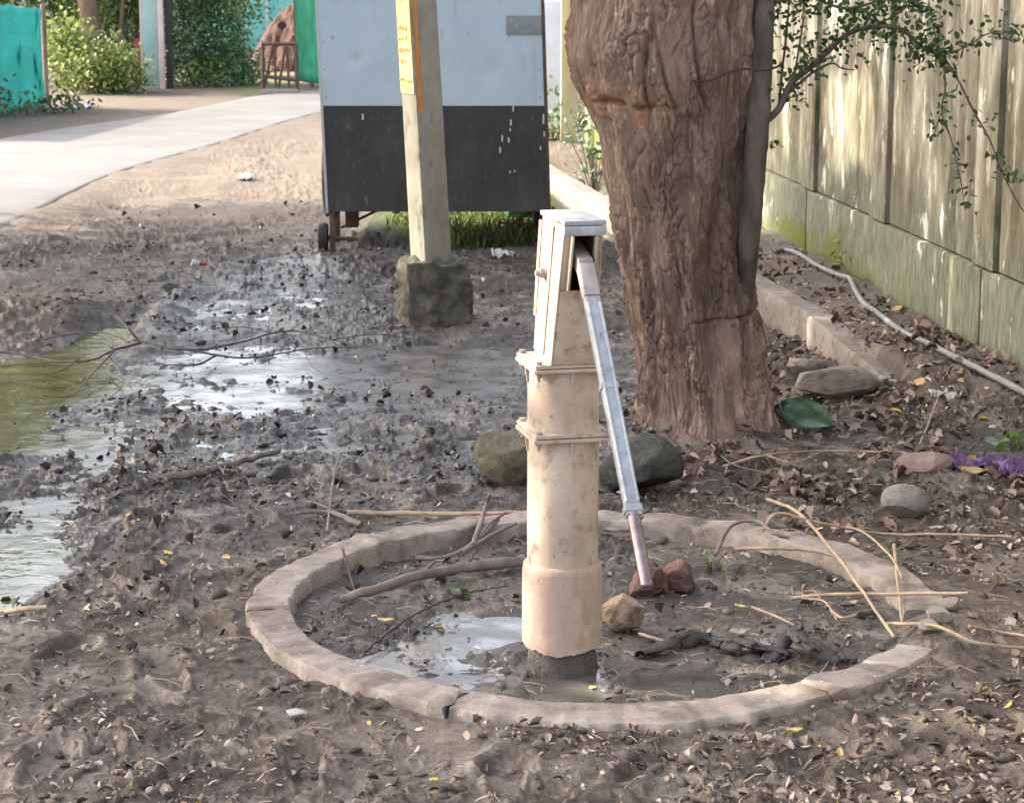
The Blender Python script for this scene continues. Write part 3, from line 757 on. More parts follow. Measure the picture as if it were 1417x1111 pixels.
    d = (C2 - M).normalized(); nn = Vector((1, 0, 0)).cross(d).normalized()
    q0, q1 = M + d * 0.02, C2 - d * 0.03
    for s in (-1, 1):
        MB().tube([q0 + Vector((s * 0.0135, 0, 0)) - nn * 0.0125, q1 + Vector((s * 0.0125, 0, 0)) - nn * 0.0115], 0.0042, 8).build('bar_rib', ZINC, hE)
    for k in (0.42, 0.97):
        j = M.lerp(C2, k); wd = 0.036 - 0.002 * k
        bar(j - d * 0.008, j + d * 0.008, wd + 0.006, wd + 0.005, 0.030, 0.029, 'weld_band', ZINC, 0.003)
    dd = (D - C2).normalized()
    MB().tube([C2 - dd * 0.02, C2 + dd * 0.02, D - dd * 0.02, D - dd * 0.006, D, D + dd * 0.003], [0.0145, 0.0145, 0.0142, 0.0150, 0.0135, 0.008], 20).build('grip', GRIP, hE, 50)


pump()

# ------------------------------------------------------------------ concrete ring (five broken lengths)
def ring():
    E = empty('concrete_ring', (RC.x, RC.y, 0), 'low round concrete kerb, cracked and half buried, round the hand pump', 'concrete ring')
    cuts = [(-262, -238.5), (-238, -181.5), (-181, -124.5), (-124, -71), (-70.4, -48), (0, 0)]
    segs = [(-4, 79), (79.6, 98.5), (99.1, 187), (187.7, 246), (246.6, 303), (303.5, 331)]
    for si, (a0, a1) in enumerate(segs):
        n = max(10, int((a1 - a0) * 1.8)); prof_n = 0; v, f = [], []
        for i in range(n + 1):
            a = R(a0 + (a1 - a0) * i / n); ca, sa = math.cos(a), math.sin(a); deg = math.degrees(a)
            wv = float(n2(ca * 3 + 5, sa * 3)); w2 = float(n2(ca * 11, sa * 11 + 3)); w3 = float(n2(ca * 23, sa * 23 + 9))
            top = 0.043 + 0.007 * wv + 0.005 * w2 + 0.003 * w3
            ro, ri = RO + 0.008 * wv + 0.008 * w2, RI + 0.006 * w2 + 0.004 * w3
            front = math.exp(-((deg - 272) / 26) ** 2)
            ro += 0.045 * front + 0.018 * front * w2 + 0.018 * front * w3; top -= 0.012 * front
            if deg < 60: top -= 0.012 * (60 - deg) / 64
            if deg > 300: top -= 0.004 * (deg - 300) / 31; ri += 0.02 * w2
            ba = (0.012 * w3 if i in (0, n) else 0)
            aa = a + ba
            ca, sa = math.cos(aa), math.sin(aa)
            P = [(ro + 0.01, -0.12), (ro + 0.003, top * 0.4), (ro, top - 0.007 - 0.003 * w3), (ro - 0.007, top - 0.0005), (ro - 0.03, top + 0.002 * w3), (ro - 0.06, top + 0.002 * w2 + 0.0015 * w3),
                 (ri + 0.03, top - 0.0015 * w3), (ri + 0.006, top - 0.001), (ri, top - 0.007 + 0.003 * w3), (ri - 0.003, top * 0.3), (ri - 0.005, -0.12)]
            prof_n = len(P)
            for kk_, (r, z) in enumerate(P):
                a3 = aa + (0.02 * float(n2(kk_ * 0.9 + si * 7, 3 + i)) if i in (0, n) else 0); v.append((r * math.cos(a3), r * math.sin(a3), z - (0.004 if i in (0, n) and 2 < kk_ < 9 else 0)))
        for i in range(n):
            for k in range(prof_n - 1): f.append((i * prof_n + k, (i + 1) * prof_n + k, (i + 1) * prof_n + k + 1, i * prof_n + k + 1))
        f.append(tuple(range(prof_n))); f.append(tuple(n * prof_n + k for k in reversed(range(prof_n))))
        f = [q[::-1] for q in f]
        MB().add(v, f).build('ring_segment', CONC, E, 38)


ring()

# ------------------------------------------------------------------ stones
def stone(name, px, py, sz, mat, label, cat='stone', cuts=6, rough=0.10, seed=0, sink=0.2, group=None, rz=0.0):
    rs = np.random.default_rng(seed + 100)
    bm = bmesh.new(); bmesh.ops.create_icosphere(bm, subdivisions=5, radius=1.0)
    V = np.array([v.co[:] for v in bm.verts])
    for _ in range(cuts):
        nrm = rs.normal(size=3); nrm /= np.linalg.norm(nrm); d = rs.uniform(0.55, 0.82)
        V -= np.clip(V @ nrm - d, 0, None)[:, None] * nrm[None] * 0.98
    L = np.linalg.norm(V, axis=1)[:, None]
    k = rough * (n3(V[:, 0] * 1.6 + seed, V[:, 1] * 1.6, V[:, 2] * 1.6) * 0.8 + 0.4 * n3(V[:, 0] * 5, V[:, 1] * 5 + seed, V[:, 2] * 5) + 0.18 * n3(V[:, 0] * 15, V[:, 1] * 15, V[:, 2] * 15 + seed))
    V = V * (1 + k[:, None]) * np.array(sz)[None] / 2
    for v, c in zip(bm.verts, V): v.co = c
    me = bpy.data.meshes.new(name); bm.to_mesh(me); bm.free()
    o = link(name, me, mat, None, 180)
    p = gp(px, py); o.location = (p.x, p.y + sz[1] * 0.35, hz(p.x, p.y + sz[1] * 0.35) + sz[2] * (0.5 - sink)); o.rotation_euler = (0, 0, rz)
    return tag(o, label, cat, group)


MOSSY = surf('mossy_rock', [(0.3, (0.045, 0.038, 0.022)), (0.55, (0.12, 0.10, 0.058)), (0.75, (0.24, 0.205, 0.12))], 12, rough=(0.7, 0.95), bump=(40, 0.9, 0.018), stains=[((0.03, 0.035, 0.018), 12, 0.55, 0.7, (1, 1, 1))])
DARKR = surf('dark_rock', [(0.3, (0.018, 0.018, 0.016)), (0.7, (0.06, 0.06, 0.042))], 10, rough=(0.5, 0.85), bump=(40, 0.9, 0.018), stains=[((0.055, 0.07, 0.03), 8, 0.55, 0.75, (1, 1, 1))])
GREYR = surf('grey_stone', [(0.3, (0.13, 0.112, 0.10)), (0.7, (0.26, 0.235, 0.21))], 14, rough=(0.8, 0.95), bump=(70, 0.6, 0.008), stains=[((0.11, 0.09, 0.07), 16, 0.56, 0.68, (1, 1, 1))])
BRICK = surf('red_brown_stone', [(0.3, (0.085, 0.035, 0.024)), (0.7, (0.19, 0.09, 0.062))], 14, rough=(0.6, 0.9), bump=(55, 0.9, 0.014), stains=[((0.055, 0.042, 0.034), 9, 0.48, 0.64, (1, 1, 1))])
TANR = surf('tan_stone', [(0.3, (0.21, 0.14, 0.09)), (0.7, (0.40, 0.29, 0.20))], 14, rough=(0.7, 0.95), bump=(55, 0.9, 0.014), stains=[((0.09, 0.065, 0.048), 9, 0.50, 0.66, (1, 1, 1))])
PINKR = surf('pinkish_stone', [(0.3, (0.16, 0.11, 0.09)), (0.7, (0.28, 0.20, 0.17))], 14, rough=(0.8, 0.95), bump=(80, 0.4, 0.008))
stone('boulder', 712, 672, (0.26, 0.24, 0.22), MOSSY, 'olive brown mossy boulder behind the pump, on its side away from the wall', 'boulder', 7, 0.09, 4, 0.12)
stone('boulder', 890, 690, (0.29, 0.26, 0.215), DARKR, 'dark wet boulder between the pump handle and the tree trunk', 'boulder', 7, 0.08, 9, 0.08, rz=0.4)
stone('stone', 1253, 722, (0.155, 0.12, 0.11), GREYR, 'smooth grey stone lying alone in leaf litter beyond the ring', 'stone', 5, 0.05, 12, 0.08)
stone('stone', 898, 826, (0.125, 0.12, 0.12), BRICK, 'dark red brick lump directly behind the tip of the handle', 'stone', 9, 0.16, 21, 0.16)
stone('stone', 940, 822, (0.105, 0.11, 0.105), BRICK, 'red brown brick lump with flat sides next to the weedy inner edge of the ring', 'stone', 10, 0.14, 25, 0.16, rz=0.5)
stone('stone', 862, 880, (0.13, 0.11, 0.125), TANR, 'angular tan stone leaning against the foot of the pump', 'stone', 11, 0.14, 33, 0.14, rz=0.2)
stone('stone', 1283, 656, (0.20, 0.12, 0.085), PINKR, 'flat pinkish stone half buried behind the purple cloth', 'stone', 6, 0.06, 41, 0.25)
stone('stone', 1160, 545, (0.34, 0.30, 0.13), KERBM, 'broken lump of pale concrete beside the tree and the drain kerb', 'stone', 9, 0.10, 47, 0.25)
stone('stone', 1120, 525, (0.18, 0.2, 0.12), KERBM, 'small broken concrete piece at the tree side of a larger lump', 'stone', 9, 0.10, 52, 0.2)
stone('stone', 486, 330, (0.075, 0.06, 0.06), surf('pale_stone', [(0.3, (0.38, 0.30, 0.25)), (0.7, (0.6, 0.5, 0.43))], 14), 'small pale stone on the earth bank under the cart', 'stone', 6, 0.06, 61, 0.1).location.y += 0.1
stone('stone', 408, 998, (0.055, 0.04, 0.03), surf('whitish_stone', [(0.3, (0.30, 0.27, 0.24)), (0.7, (0.48, 0.44, 0.4))], 20), 'small whitish pebble in the soil in front of the ring', 'stone', 6, 0.06, 66, 0.1)
for i, (px, py, s) in enumerate(((1300, 868, .06), (1290, 885, .05), (1318, 845, .05))):
    stone('ring_rubble', px, py, (s * 1.3, s, s * 0.8), CONC, 'crumbled chunk of ring concrete among dry canes at the broken edge', 'concrete chunk', 8, 0.1, 70 + i, 0.2, group='crumbled chunks at the broken ring edge')

# ------------------------------------------------------------------ tree
def bark_mat(name, tone=1.0):
    m, nt, ns, ln, p = new_mat(name)
    tc = ns.new('ShaderNodeTexCoord').outputs['Object']
    n1 = noise_node(ns, ln, tc, 9, 9, 0.68, (1.3, 1.3, 0.45), 0.6)
    r1 = ramp(ns, [(0.28, [c * tone for c in (0.055, 0.037, 0.029)]), (0.48, [c * tone for c in (0.118, 0.083, 0.066)]), (0.62, [c * tone for c in (0.166, 0.122, 0.099)]), (0.78, [c * tone for c in (0.24, 0.180, 0.148)])]); ln.new(n1, r1.inputs[0])
    n2_ = noise_node(ns, ln, tc, 34, 7, 0.7, (1.2, 1.2, 0.35)); r2 = ramp(ns, [(0.56, 0.0), (0.68, 1.0)]); ln.new(n2_, r2.inputs[0])
    col = mixc(ns, ln, r2.outputs[0], r1.outputs[0], [c * tone for c in (0.26, 0.195, 0.155)])
    a = ns.new('ShaderNodeAttribute'); a.attribute_name = 'tint'; sp = ns.new('ShaderNodeSeparateColor'); ln.new(a.outputs['Color'], sp.inputs[0])
    n4 = noise_node(ns, ln, tc, 45, 6, 0.7, (1, 1, 0.5)); r4 = ramp(ns, [(0.4, 0.0), (0.6, 1.0)]); ln.new(n4, r4.inputs[0])
    mu = ns.new('ShaderNodeMath'); mu.operation = 'MULTIPLY'; ln.new(r4.outputs[0], mu.inputs[0]); ln.new(sp.outputs[0], mu.inputs[1])
    col = mixc(ns, ln, mu.outputs[0], col, (0.36, 0.20, 0.10))
    fm_ = ns.new('ShaderNodeMath'); fm_.operation = 'MULTIPLY'; ln.new(sp.outputs[1], fm_.inputs[0]); fm_.inputs[1].default_value = 0.7
    col = mixc(ns, ln, fm_.outputs[0], col, (0.42, 0.31, 0.245))
    n9 = noise_node(ns, ln, tc, 2.2, 5, 0.6, (1, 1, 0.6)); r9 = ramp(ns, [(0.38, (0.68, 0.64, 0.62)), (0.62, (1.12, 1.06, 1.0))]); ln.new(n9, r9.inputs[0])
    col = mixc(ns, ln, 1.0, col, r9.outputs[0], 'MULTIPLY')
    ln.new(col, p.inputs['Base Color']); p.inputs['Roughness'].default_value = 0.85; p.inputs['Specular IOR Level'].default_value = 0.3
    b = ns.new('ShaderNodeBump'); b.inputs['Strength'].default_value = 0.75; b.inputs['Distance'].default_value = 0.012
    ln.new(noise_node(ns, ln, tc, 48, 7, 0.7, (1.2, 1.2, 0.5), 0.5), b.inputs['Height']); ln.new(b.outputs[0], p.inputs['Normal'])
    return m


BARK = bark_mat('bark', 1.68); TWIG = surf('twig_bark', [(0.3, (0.05, 0.036, 0.028)), (0.7, (0.13, 0.10, 0.08))], 20, rough=(0.75, 0.9), bump=(90, 0.4, 0.004))
STEMM = surf('stem_bark', [(0.3, (0.045, 0.034, 0.027)), (0.5, (0.10, 0.078, 0.062)), (0.7, (0.17, 0.135, 0.11))], 14, (1, 1, 0.4), rough=(0.75, 0.9), bump=(45, 0.9, 0.02))
DRY = surf('dry_cane', [(0.3, (0.24, 0.16, 0.10)), (0.7, (0.44, 0.32, 0.22))], 20, rough=(0.7, 0.9), bump=(90, 0.3, 0.003))
GREYWOOD = surf('grey_stick', [(0.3, (0.10, 0.075, 0.06)), (0.7, (0.22, 0.175, 0.145))], 16, rough=(0.75, 0.9), bump=(70, 0.5, 0.006))
BLACKB = surf('blackened_bark', [(0.3, (0.02, 0.017, 0.015)), (0.7, (0.075, 0.062, 0.054))], 14, rough=(0.4, 0.8), bump=(60, 0.6, 0.008))
TY = 7.84


def crown_leaves(centres, radii, n_clump, per, size, cols, wts=None, carve=None, spread=0.35, aspect=0.5, flat=0.25):
    """leaves in clumps through ellipsoids"""
    C = []
    for c, r in zip(centres, radii):
        k = RNG.normal(size=(n_clump, 3)); k /= np.linalg.norm(k, axis=1)[:, None]
        C.append(np.array(c) + k * np.array(r) * (RNG.uniform(0.15, 1, (n_clump, 1)) ** 0.45))
    C = np.concatenate(C); n = len(C) * per
    P = np.repeat(C, per, axis=0) + RNG.normal(size=(n, 3)) * spread
    ct = tints(len(C), cols, wts, 0.3); t = np.repeat(ct, per, axis=0) * RNG.uniform(0.75, 1.25, (n, 1))
    if carve is not None:
        k = carve(P); P, t = P[k], t[k]
    sz = RNG.uniform(0.7, 1.3, len(P)) * size
    return leaf_cloud(P, sz, t, (0, 0, 1), flat, aspect, 0.15)


# gaps cut through the crowns so the sun lights chosen places
_e1 = Vector((0, 0, 1)).cross(SUN).normalized(); _e2 = SUN.cross(_e1)
_E = np.array([_e1[:], _e2[:]])
LIT = []           # (projected point, radius, share of leaves removed)


def lit(p, r, share=1.0): LIT.append((_E @ np.array(p[:3]), r, share))


for k in range(12): lit((0.06, 5.22, 0.22 + 0.085 * k), 0.21, 0.97)
for k in range(14): lit((-0.44, 10.4, 0.3 + 0.12 * k), 0.15, 1.0)
WY = lambda px: [y for y in np.arange(7, 14, 0.01) if 708.5 + F * float(wall_x(y)) / (y * CP + 0.9 * SP) < px][0]


def wallpt(px, py): return at(px, py, WY(px))


for k in range(7): lit(wallpt(1148 + 8 * k, 168 + 4 * math.sin(k)), 0.23, 1.0); lit(wallpt(1152 + 7 * k, 140), 0.17, 0.85)
for k in range(4): lit(wallpt(1090 + 7 * k, 170 + 22 * k), 0.20, 1.0)
for (px, py, r, s) in ((1150, 60, 0.3, 0.5), (1160, 270, 0.25, 0.6), (1110, 290, 0.2, 0.4), (1210, 340, 0.14, 0.7), (1300, 270, 0.14, 0.6), (1365, 260, 0.13, 0.7)): lit(wallpt(px, py), r, s)
for (px, py) in ((375, 850), (390, 800), (420, 900)): lit(g(px, py, 0.05), 0.10, 0.5)
for (px, py) in ((790, 150), (790, 60), (805, 255), (780, 240)): lit(at(px, py, 18), 0.25, 0.9)


def carve_sun(P):
    q = P @ _E.T; keep = np.ones(len(P), bool); u = RNG.uniform(size=len(P))
    for (c, r, s) in LIT:
        d2 = (q[:, 0] - c[0]) ** 2 + (q[:, 1] - c[1]) ** 2
        keep &= ~((d2 < r * r) & (u < s))
    return keep


def tree():
    E = empty('tree', (0.73, TY, 0), 'thick rough barked tree with a thin side stem, standing right behind the hand pump', 'tree')
    rows = [(640, 862, 1096), (615, 868, 1087), (590, 877, 1076), (560, 882, 1066), (520, 879, 1060), (480, 877, 1055), (440, 871, 1047), (400, 866, 1043), (350, 856, 1038), (300, 846, 1034), (250, 836, 1031), (200, 828, 1031),
            (160, 821, 1035), (145, 817, 1036), (130, 811, 1036), (110, 803, 1037), (80, 797, 1038), (40, 796, 1040), (0, 800, 1046), (-60, 800, 1056)]
    zs, cx, rr = [], [], []
    for (py, l, r) in rows:
        a, b = at(l, py, TY), at(r, py, TY); zs.append(a.z); cx.append((a.x + b.x) / 2); rr.append((b.x - a.x) / 2)
    zs += [2.1, 2.6]; cx += [cx[-1] + 0.02, cx[-1] + 0.05]; rr += [rr[-1] * 1.04, rr[-1] * 0.9]
    zs = np.array(zs); o = np.argsort(zs); zs, cx, rr = zs[o], np.array(cx)[o], np.array(rr)[o]
    nz, na = 620, 460
    z = np.linspace(-0.12, 2.55, nz); a = np.linspace(0, 2 * math.pi, na, endpoint=False) + math.pi / 2
    Z, A = np.meshgrid(z, a, indexing='ij')
    CX = np.interp(Z, zs, cx); RR = np.interp(Z, zs, rr)
    RR = RR * 1.0 + 0.10 * np.exp(-np.clip(Z, 0, None) / 0.07) * (0.35 + 0.65 * np.clip(np.sin(A * 3 + 0.8), 0, 1))
    ca, sa = np.cos(A), np.sin(A)
    ux, uy = ca * 1.0, sa * 1.0
    ZZ = Z + 0.05 * n3(ux * 2.2, uy * 2.2, Z * 3)
    lump = 0.040 * n3(ux * 1.6, uy * 1.6, Z * 2.2) + 0.030 * n3(ux * 3.5 + 4, uy * 3.5, Z * 4)
    upper = sstep(1.05, 1.25, Z)
    fl = 1 - 2.2 * np.abs(n3(ux * 4 + 0.5 * n3(ux * 7, uy * 7, Z * 5), uy * 4, ZZ * 2.2))
    fl3 = n3(ux * 20, uy * 20, ZZ * 11); fl4 = n3(ux * 48, uy * 48, ZZ * 36)
    rgh = 0.35 + 0.9 * sstep(-0.3, 0.4, n3(ux * 2.1 + 9, uy * 2.1, Z * 2.4))
    disp = lump + 0.007 * fl + rgh * (0.0085 * fl3 + 0.0046 * fl4)
    AW = A + 0.10 * n3(ux * 3, uy * 3, Z * 4) + 0.05 * n3(ux * 9, uy * 9, Z * 9); ZW_ = Z + 0.05 * n3(ux * 4 + 3, uy * 4, Z * 6)
    f1, f2 = worley(AW * 6.5, ZW_ * 5 + 4, True); g1, g2 = worley(AW * 17 + 9, ZW_ * 14, True)
    cr = n3(ux * 3 + 5, uy * 3, Z * 3)
    disp += 0.009 * sstep(0.0, 0.12, f2 - f1) * sstep(-0.3, 0.2, cr) + rgh * 0.0095 * sstep(0.0, 0.22, g2 - g1) * sstep(-0.35, 0.1, n3(ux * 5 + 2, uy * 5, Z * 5)) - 0.012
    pk = n3(np.floor(AW * 17 * 1.0) * 0.77 + 3 * g1, np.floor(ZW_ * 14) * 0.61, 0.5)
    fresh = sstep(0.28, 0.40, n3(AW * 16 + 4, ZW_ * 8, 3.3)) * sstep(-0.2, 0.3, n3(ux * 3, uy * 3 + 6, Z * 2.5))
    disp += 0.006 * fresh
    # deep folds in the upper trunk
    fold = np.abs(n3(ux * 2.4 + 1.5 + 0.25 * Z, uy * 2.4, Z * 0.9 + 7))
    disp -= upper * 0.032 * np.exp(-(fold / 0.05) ** 2)
    # lip of overgrown bark, and the two girdling cuts
    px_ = (CX + RR * ca)          # world x
    zl = 1.18 + 0.03 * np.sin(A * 2) + 0.02 * n3(ux * 5, uy * 5, 0)
    loc = sstep(-0.05, 0.25, -ca) * (1 - sstep(0.80, 0.95, -ca)) * sstep(-0.1, 0.3, n3(ux * 5, uy * 5, 1.7) + 0.25)
    disp += 0.014 * np.exp(-((Z - zl - 0.025) / 0.03) ** 2) * loc - 0.030 * np.exp(-((Z - zl + 0.010) / 0.009) ** 2) * loc
    zc = 0.455 + 0.018 * np.sin(A * 1.0 + 0.3) + 0.008 * n3(ux * 7, uy * 7, 2)
    disp -= 0.016 * np.exp(-((Z - zc) / 0.0055) ** 2) * sstep(-0.25, 0.0, ca)
    rad = RR + disp
    X = CX + rad * ca; Y = TY + 0.95 * rad * sa
    orange = np.exp(-((Z - zl) / 0.055) ** 2) * sstep(-0.2, 0.3, -ca) + 0.25 * upper * sstep(0.1, 0.5, n3(ux * 4, uy * 4, Z * 3))
    V = np.stack([X.ravel() - 0.73, Y.ravel() - TY, Z.ravel()], 1)
    i = np.arange(nz - 1)[:, None] * na; j = np.arange(na)[None]; j2 = (j + 1) % na
    q = np.stack([i + j, i + j2, i + na + j2, i + na + j], -1).reshape(-1, 4)
    me = np_mesh('trunk', V, q.ravel(), np.full(len(q), 4), np.stack([orange.ravel(), fresh.ravel(), 0 * fresh.ravel()], 1))
    tr = link('trunk', me, BARK, E); me.shade_smooth()

    def L(p): return Vector(p) - E.location
    # wire tied round the trunk and stem
    wr = MB(); pts = []
    for k in range(25):
        t_ = k / 24; p = at(958 + 120 * t_, 112 - 22 * t_ + 4 * math.sin(t_ * 9), TY - 0.30 + 0.08 * t_); pts.append(L(p))
    wr.tube(pts, 0.004, 6).build('wire', DARK, tr)
    # side stem
    st = spline([at(1055, -120, 7.80), at(1056, 0, 7.76), at(1053, 90, 7.72), at(1048, 180, 7.70), at(1042, 260, 7.69), at(1036, 330, 7.70), at(1030, 400, 7.76), at(1024, 450, 7.86), at(1018, 490, 7.98)], 8)
    rads = [0.050 - 0.00 * i for i in range(len(st))]; rads = [0.040 * (1 - 0.30 * max(0, (i / len(st) - 0.6)) / 0.4) * (1 + 0.05 * float(n2(i * 0.45, 2))) for i in range(len(st))]
    stem = MB().tube([L(p) for p in st], rads, 20, wob=0.05).build('side_stem', STEMM, E, 180)
    st2 = [at(1055, -120, 7.80), Vector((0.98, 7.75, 2.5)), Vector((1.1, 7.6, 3.2))]
    MB().tube([L(p) for p in spline(st2, 6)], 0.05, 12).build('side_stem', STEMM, E, 180)
    # low branch and its hanging twigs
    tw = MB(); nodes = []

    def path(P, r0, r1, n=8):
        s = spline([at(*p) for p in P], n); m = len(s)
        tw.tube([L(p) for p in s], [r0 + (r1 - r0) * i / (m - 1) for i in range(m)], 7)
        return s
    main = path([(1056, 172, 7.70), (1078, 150, 7.72), (1095, 115, 7.76), (1120, 95, 7.8), (1145, 72, 7.75), (1172, 48, 7.7), (1205, 38, 7.65), (1245, 40, 7.6), (1275, 65, 7.58), (1305, 78, 7.55)], 0.013, 0.0055)
    A2 = path([(1090, 130, 7.76), (1120, 104, 7.95), (1150, 88, 7.95), (1165, 95, 7.9), (1183, 97, 7.9)], 0.006, 0.002)
    hang1 = path([(1305, 78, 7.55), (1308, 120, 7.5), (1303, 155, 7.5), (1315, 190, 7.48), (1325, 230, 7.46), (1332, 265, 7.45), (1335, 292, 7.45)], 0.004, 0.0016)
    hang2 = path([(1305, 78, 7.55), (1325, 110, 7.5), (1345, 150, 7.48), (1370, 195, 7.45), (1385, 235, 7.42), (1408, 280, 7.4), (1430, 310, 7.4)], 0.0045, 0.0018)
    hang3 = path([(1303, 155, 7.5), (1296, 175, 7.5), (1290, 195, 7.5)], 0.002, 0.0012)
    up1 = path([(1078, 148, 7.74), (1082, 100, 7.95), (1088, 50, 8.0), (1095, -40, 8.0)], 0.006, 0.003)
    up2 = path([(1098, 112, 7.77), (1105, 70, 7.8), (1112, 20, 7.8), (1110, -40, 7.8)], 0.004, 0.002)
    up3 = path([(1210, 36, 7.65), (1250, 14, 7.6), (1290, -30, 7.6)], 0.004, 0.002)
    up4 = path([(1300, 76, 7.55), (1292, 40, 7.5), (1285, 0, 7.5)], 0.003, 0.0015)
    rt = path([(1305, 78, 7.55), (1335, 66, 7.5), (1365, 48, 7.48), (1395, 44, 7.45), (1440, 60, 7.4)], 0.003, 0.0015)
    sh = path([(1385, 235, 7.42), (1398, 240, 7.42), (1418, 252, 7.4)], 0.002, 0.001)
    top = path([(1060, 10, 7.76), (1110, -5, 7.8), (1170, 12, 7.7), (1230, 0, 7.65), (1290, 12, 7.6)], 0.006, 0.003)
    tw.build('branch', TWIG, E, 180)
    P = []

    def scatter(path_, lo, hi, n, spread):
        m = len(path_) - 1
        for _ in range(n):
            t_ = random.uniform(lo, hi) * m; i = min(int(t_), m - 1); p = path_[i].lerp(path_[i + 1], t_ - i)
            P.append([p[k] + random.gauss(0, spread) for k in range(3)])
    scatter(top, 0, 1, 620, 0.05); scatter(main, 0.15, 0.5, 150, 0.032); scatter(main, 0.5, 0.85, 230, 0.05); scatter(main, 0.85, 1.0, 170, 0.038)
    scatter(up1, 0.1, 1, 60, 0.04); scatter(up2, 0.1, 1, 60, 0.04); scatter(up3, 0, 1, 70, 0.045); scatter(up4, 0, 1, 60, 0.035)
    for (a, lo, hi, n, s) in ((hang1, 0, 0.45, 36, 0.018), (hang1, 0.55, 1, 50, 0.020), (hang2, 0, 0.3, 20, 0.018), (hang2, 0.35, 0.45, 16, 0.018), (hang2, 0.55, 0.7, 22, 0.02), (hang3, 0, 1, 10, 0.012), (rt, 0, 0.6, 55, 0.022), (rt, 0.6, 1, 60, 0.03), (sh, 0, 1, 26, 0.014)): scatter(a, lo, hi, n, s)
    for (px, py) in ((1092, 140), (1112, 133), (1104, 146), (1072, 195), (1068, 205), (1122, 55), (1095, 55)):
        p = at(px, py, 7.85); P += [[p[k] + random.gauss(0, 0.012) for k in range(3)] for _ in range(4)]
    P = np.array(P); n = len(P)
    t = tints(n, [(0.035, 0.065, 0.022), (0.055, 0.10, 0.03), (0.085, 0.145, 0.04), (0.14, 0.20, 0.05)], [5, 5, 2, 0.6])
    V2, f, s, tt = leaf_cloud(P - np.array(E.location[:]), RNG.uniform(0.015, 0.030, n), t, (0, -0.5, 0.8), 0.35, 0.55, 0.12)
    link('leaves', np_mesh('leaves', V2, f, s, tt), GREEN, E)
    # limbs and crown above the frame
    lm = MB()
    for P_, r0, r1 in (([(0.72, 8.1, 2.3), (0.35, 8.0, 3.0), (-0.3, 7.6, 3.8), (-0.9, 7.2, 4.6)], 0.20, 0.06), ([(0.78, 8.1, 2.3), (1.0, 8.5, 3.1), (1.1, 9.2, 4.0), (1.0, 9.9, 4.9)], 0.19, 0.06), ([(0.75, 8.0, 2.3), (0.9, 7.6, 3.1), (1.3, 6.9, 3.9), (1.5, 6.2, 4.7)], 0.14, 0.04)):
        s_ = spline([Vector(p) for p in P_], 8); lm.tube([L(p) for p in s_], [r0 + (r1 - r0) * i / (len(s_) - 1) for i in range(len(s_))], 14, wob=0.05)
    lm.build('limb', STEMM, E, 180)
    V3, f, s, tt = crown_leaves([(-0.7, 7.3, 4.6), (1.0, 9.6, 4.7), (1.4, 6.6, 4.6), (0.3, 8.4, 5.2)], [(1.4, 1.6, 0.9), (1.3, 1.4, 0.9), (1.2, 1.4, 0.9), (1.6, 1.8, 0.9)], 55, 22, 0.14,
                               [(0.05, 0.09, 0.03), (0.08, 0.13, 0.04)], carve=carve_sun, spread=0.16)
    V3 = V3 - np.array(E.location[:])
    link('crown', np_mesh('crown', V3, f, s, tt), GREEN, E)


# unseen trees added left of the frame to block the sun
def unseen_shade_tree(x, y, label, centres, radii, nclump):
    E = empty('tree', (x, y, 0), label, 'tree', 'added shade trees outside the view')
    s_ = spline([Vector((x, y, -0.1)), Vector((x + .05, y, 1.0)), Vector((x - .05, y + .1, 2.2)), Vector((x, y, 3.4))], 6)
    MB().tube([p - E.location for p in s_], [0.2 - 0.005 * i for i in range(len(s_))], 14, wob=0.06).build('trunk', STEMM, E, 180)
    V3, f, s, tt = crown_leaves(centres, radii, nclump, 24, 0.16, [(0.06, 0.10, 0.03), (0.09, 0.14, 0.04)], carve=carve_sun, spread=0.17)
    link('crown', np_mesh('crown', V3 - np.array([x, y, 0.]), f, s, tt), GREEN, E)


tree()
unseen_shade_tree(-5.6, 6.5, 'spreading leafy tree added outside the view to shade the pump', [(-5.4, 5.9, 3.9), (-5.3, 7.8, 3.8), (-5.2, 6.5, 2.7), (-5.4, 8.5, 2.7)], [(1.2, 1.9, 1.4), (1.2, 1.7, 1.3), (1.0, 1.7, 1.0), (1.0, 1.4, 1.0)], 150)
unseen_shade_tree(-5.6, 11.1, 'second leafy tree added outside the view to shade the mud and the cart', [(-5.3, 10.1, 3.9), (-5.4, 11.9, 3.8), (-5.2, 10.5, 2.7), (-5.3, 12.2, 2.6), (-5.4, 10.5, 5.2), (-5.5, 13.3, 5.2), (-5.5, 14.9, 5.6), (-5.4, 14.2, 2.9), (-5.3, 13.3, 1.9), (-5.4, 15.5, 2.5), (-5.4, 11.4, 5.6), (-5.4, 12.9, 4.4)], [(1.2, 1.7, 1.4), (1.2, 1.6, 1.3), (1.0, 1.5, 1.0), (1.0, 1.3, 1.0), (1.4, 1.8, 1.1), (1.4, 1.7, 1.1), (1.2, 1.3, 1.0), (1.0, 1.5, 0.9), (0.8, 1.2, 0.7), (0.9, 1.3, 0.7), (1.4, 1.8, 1.0), (1.2, 1.6, 0.9)], 150)

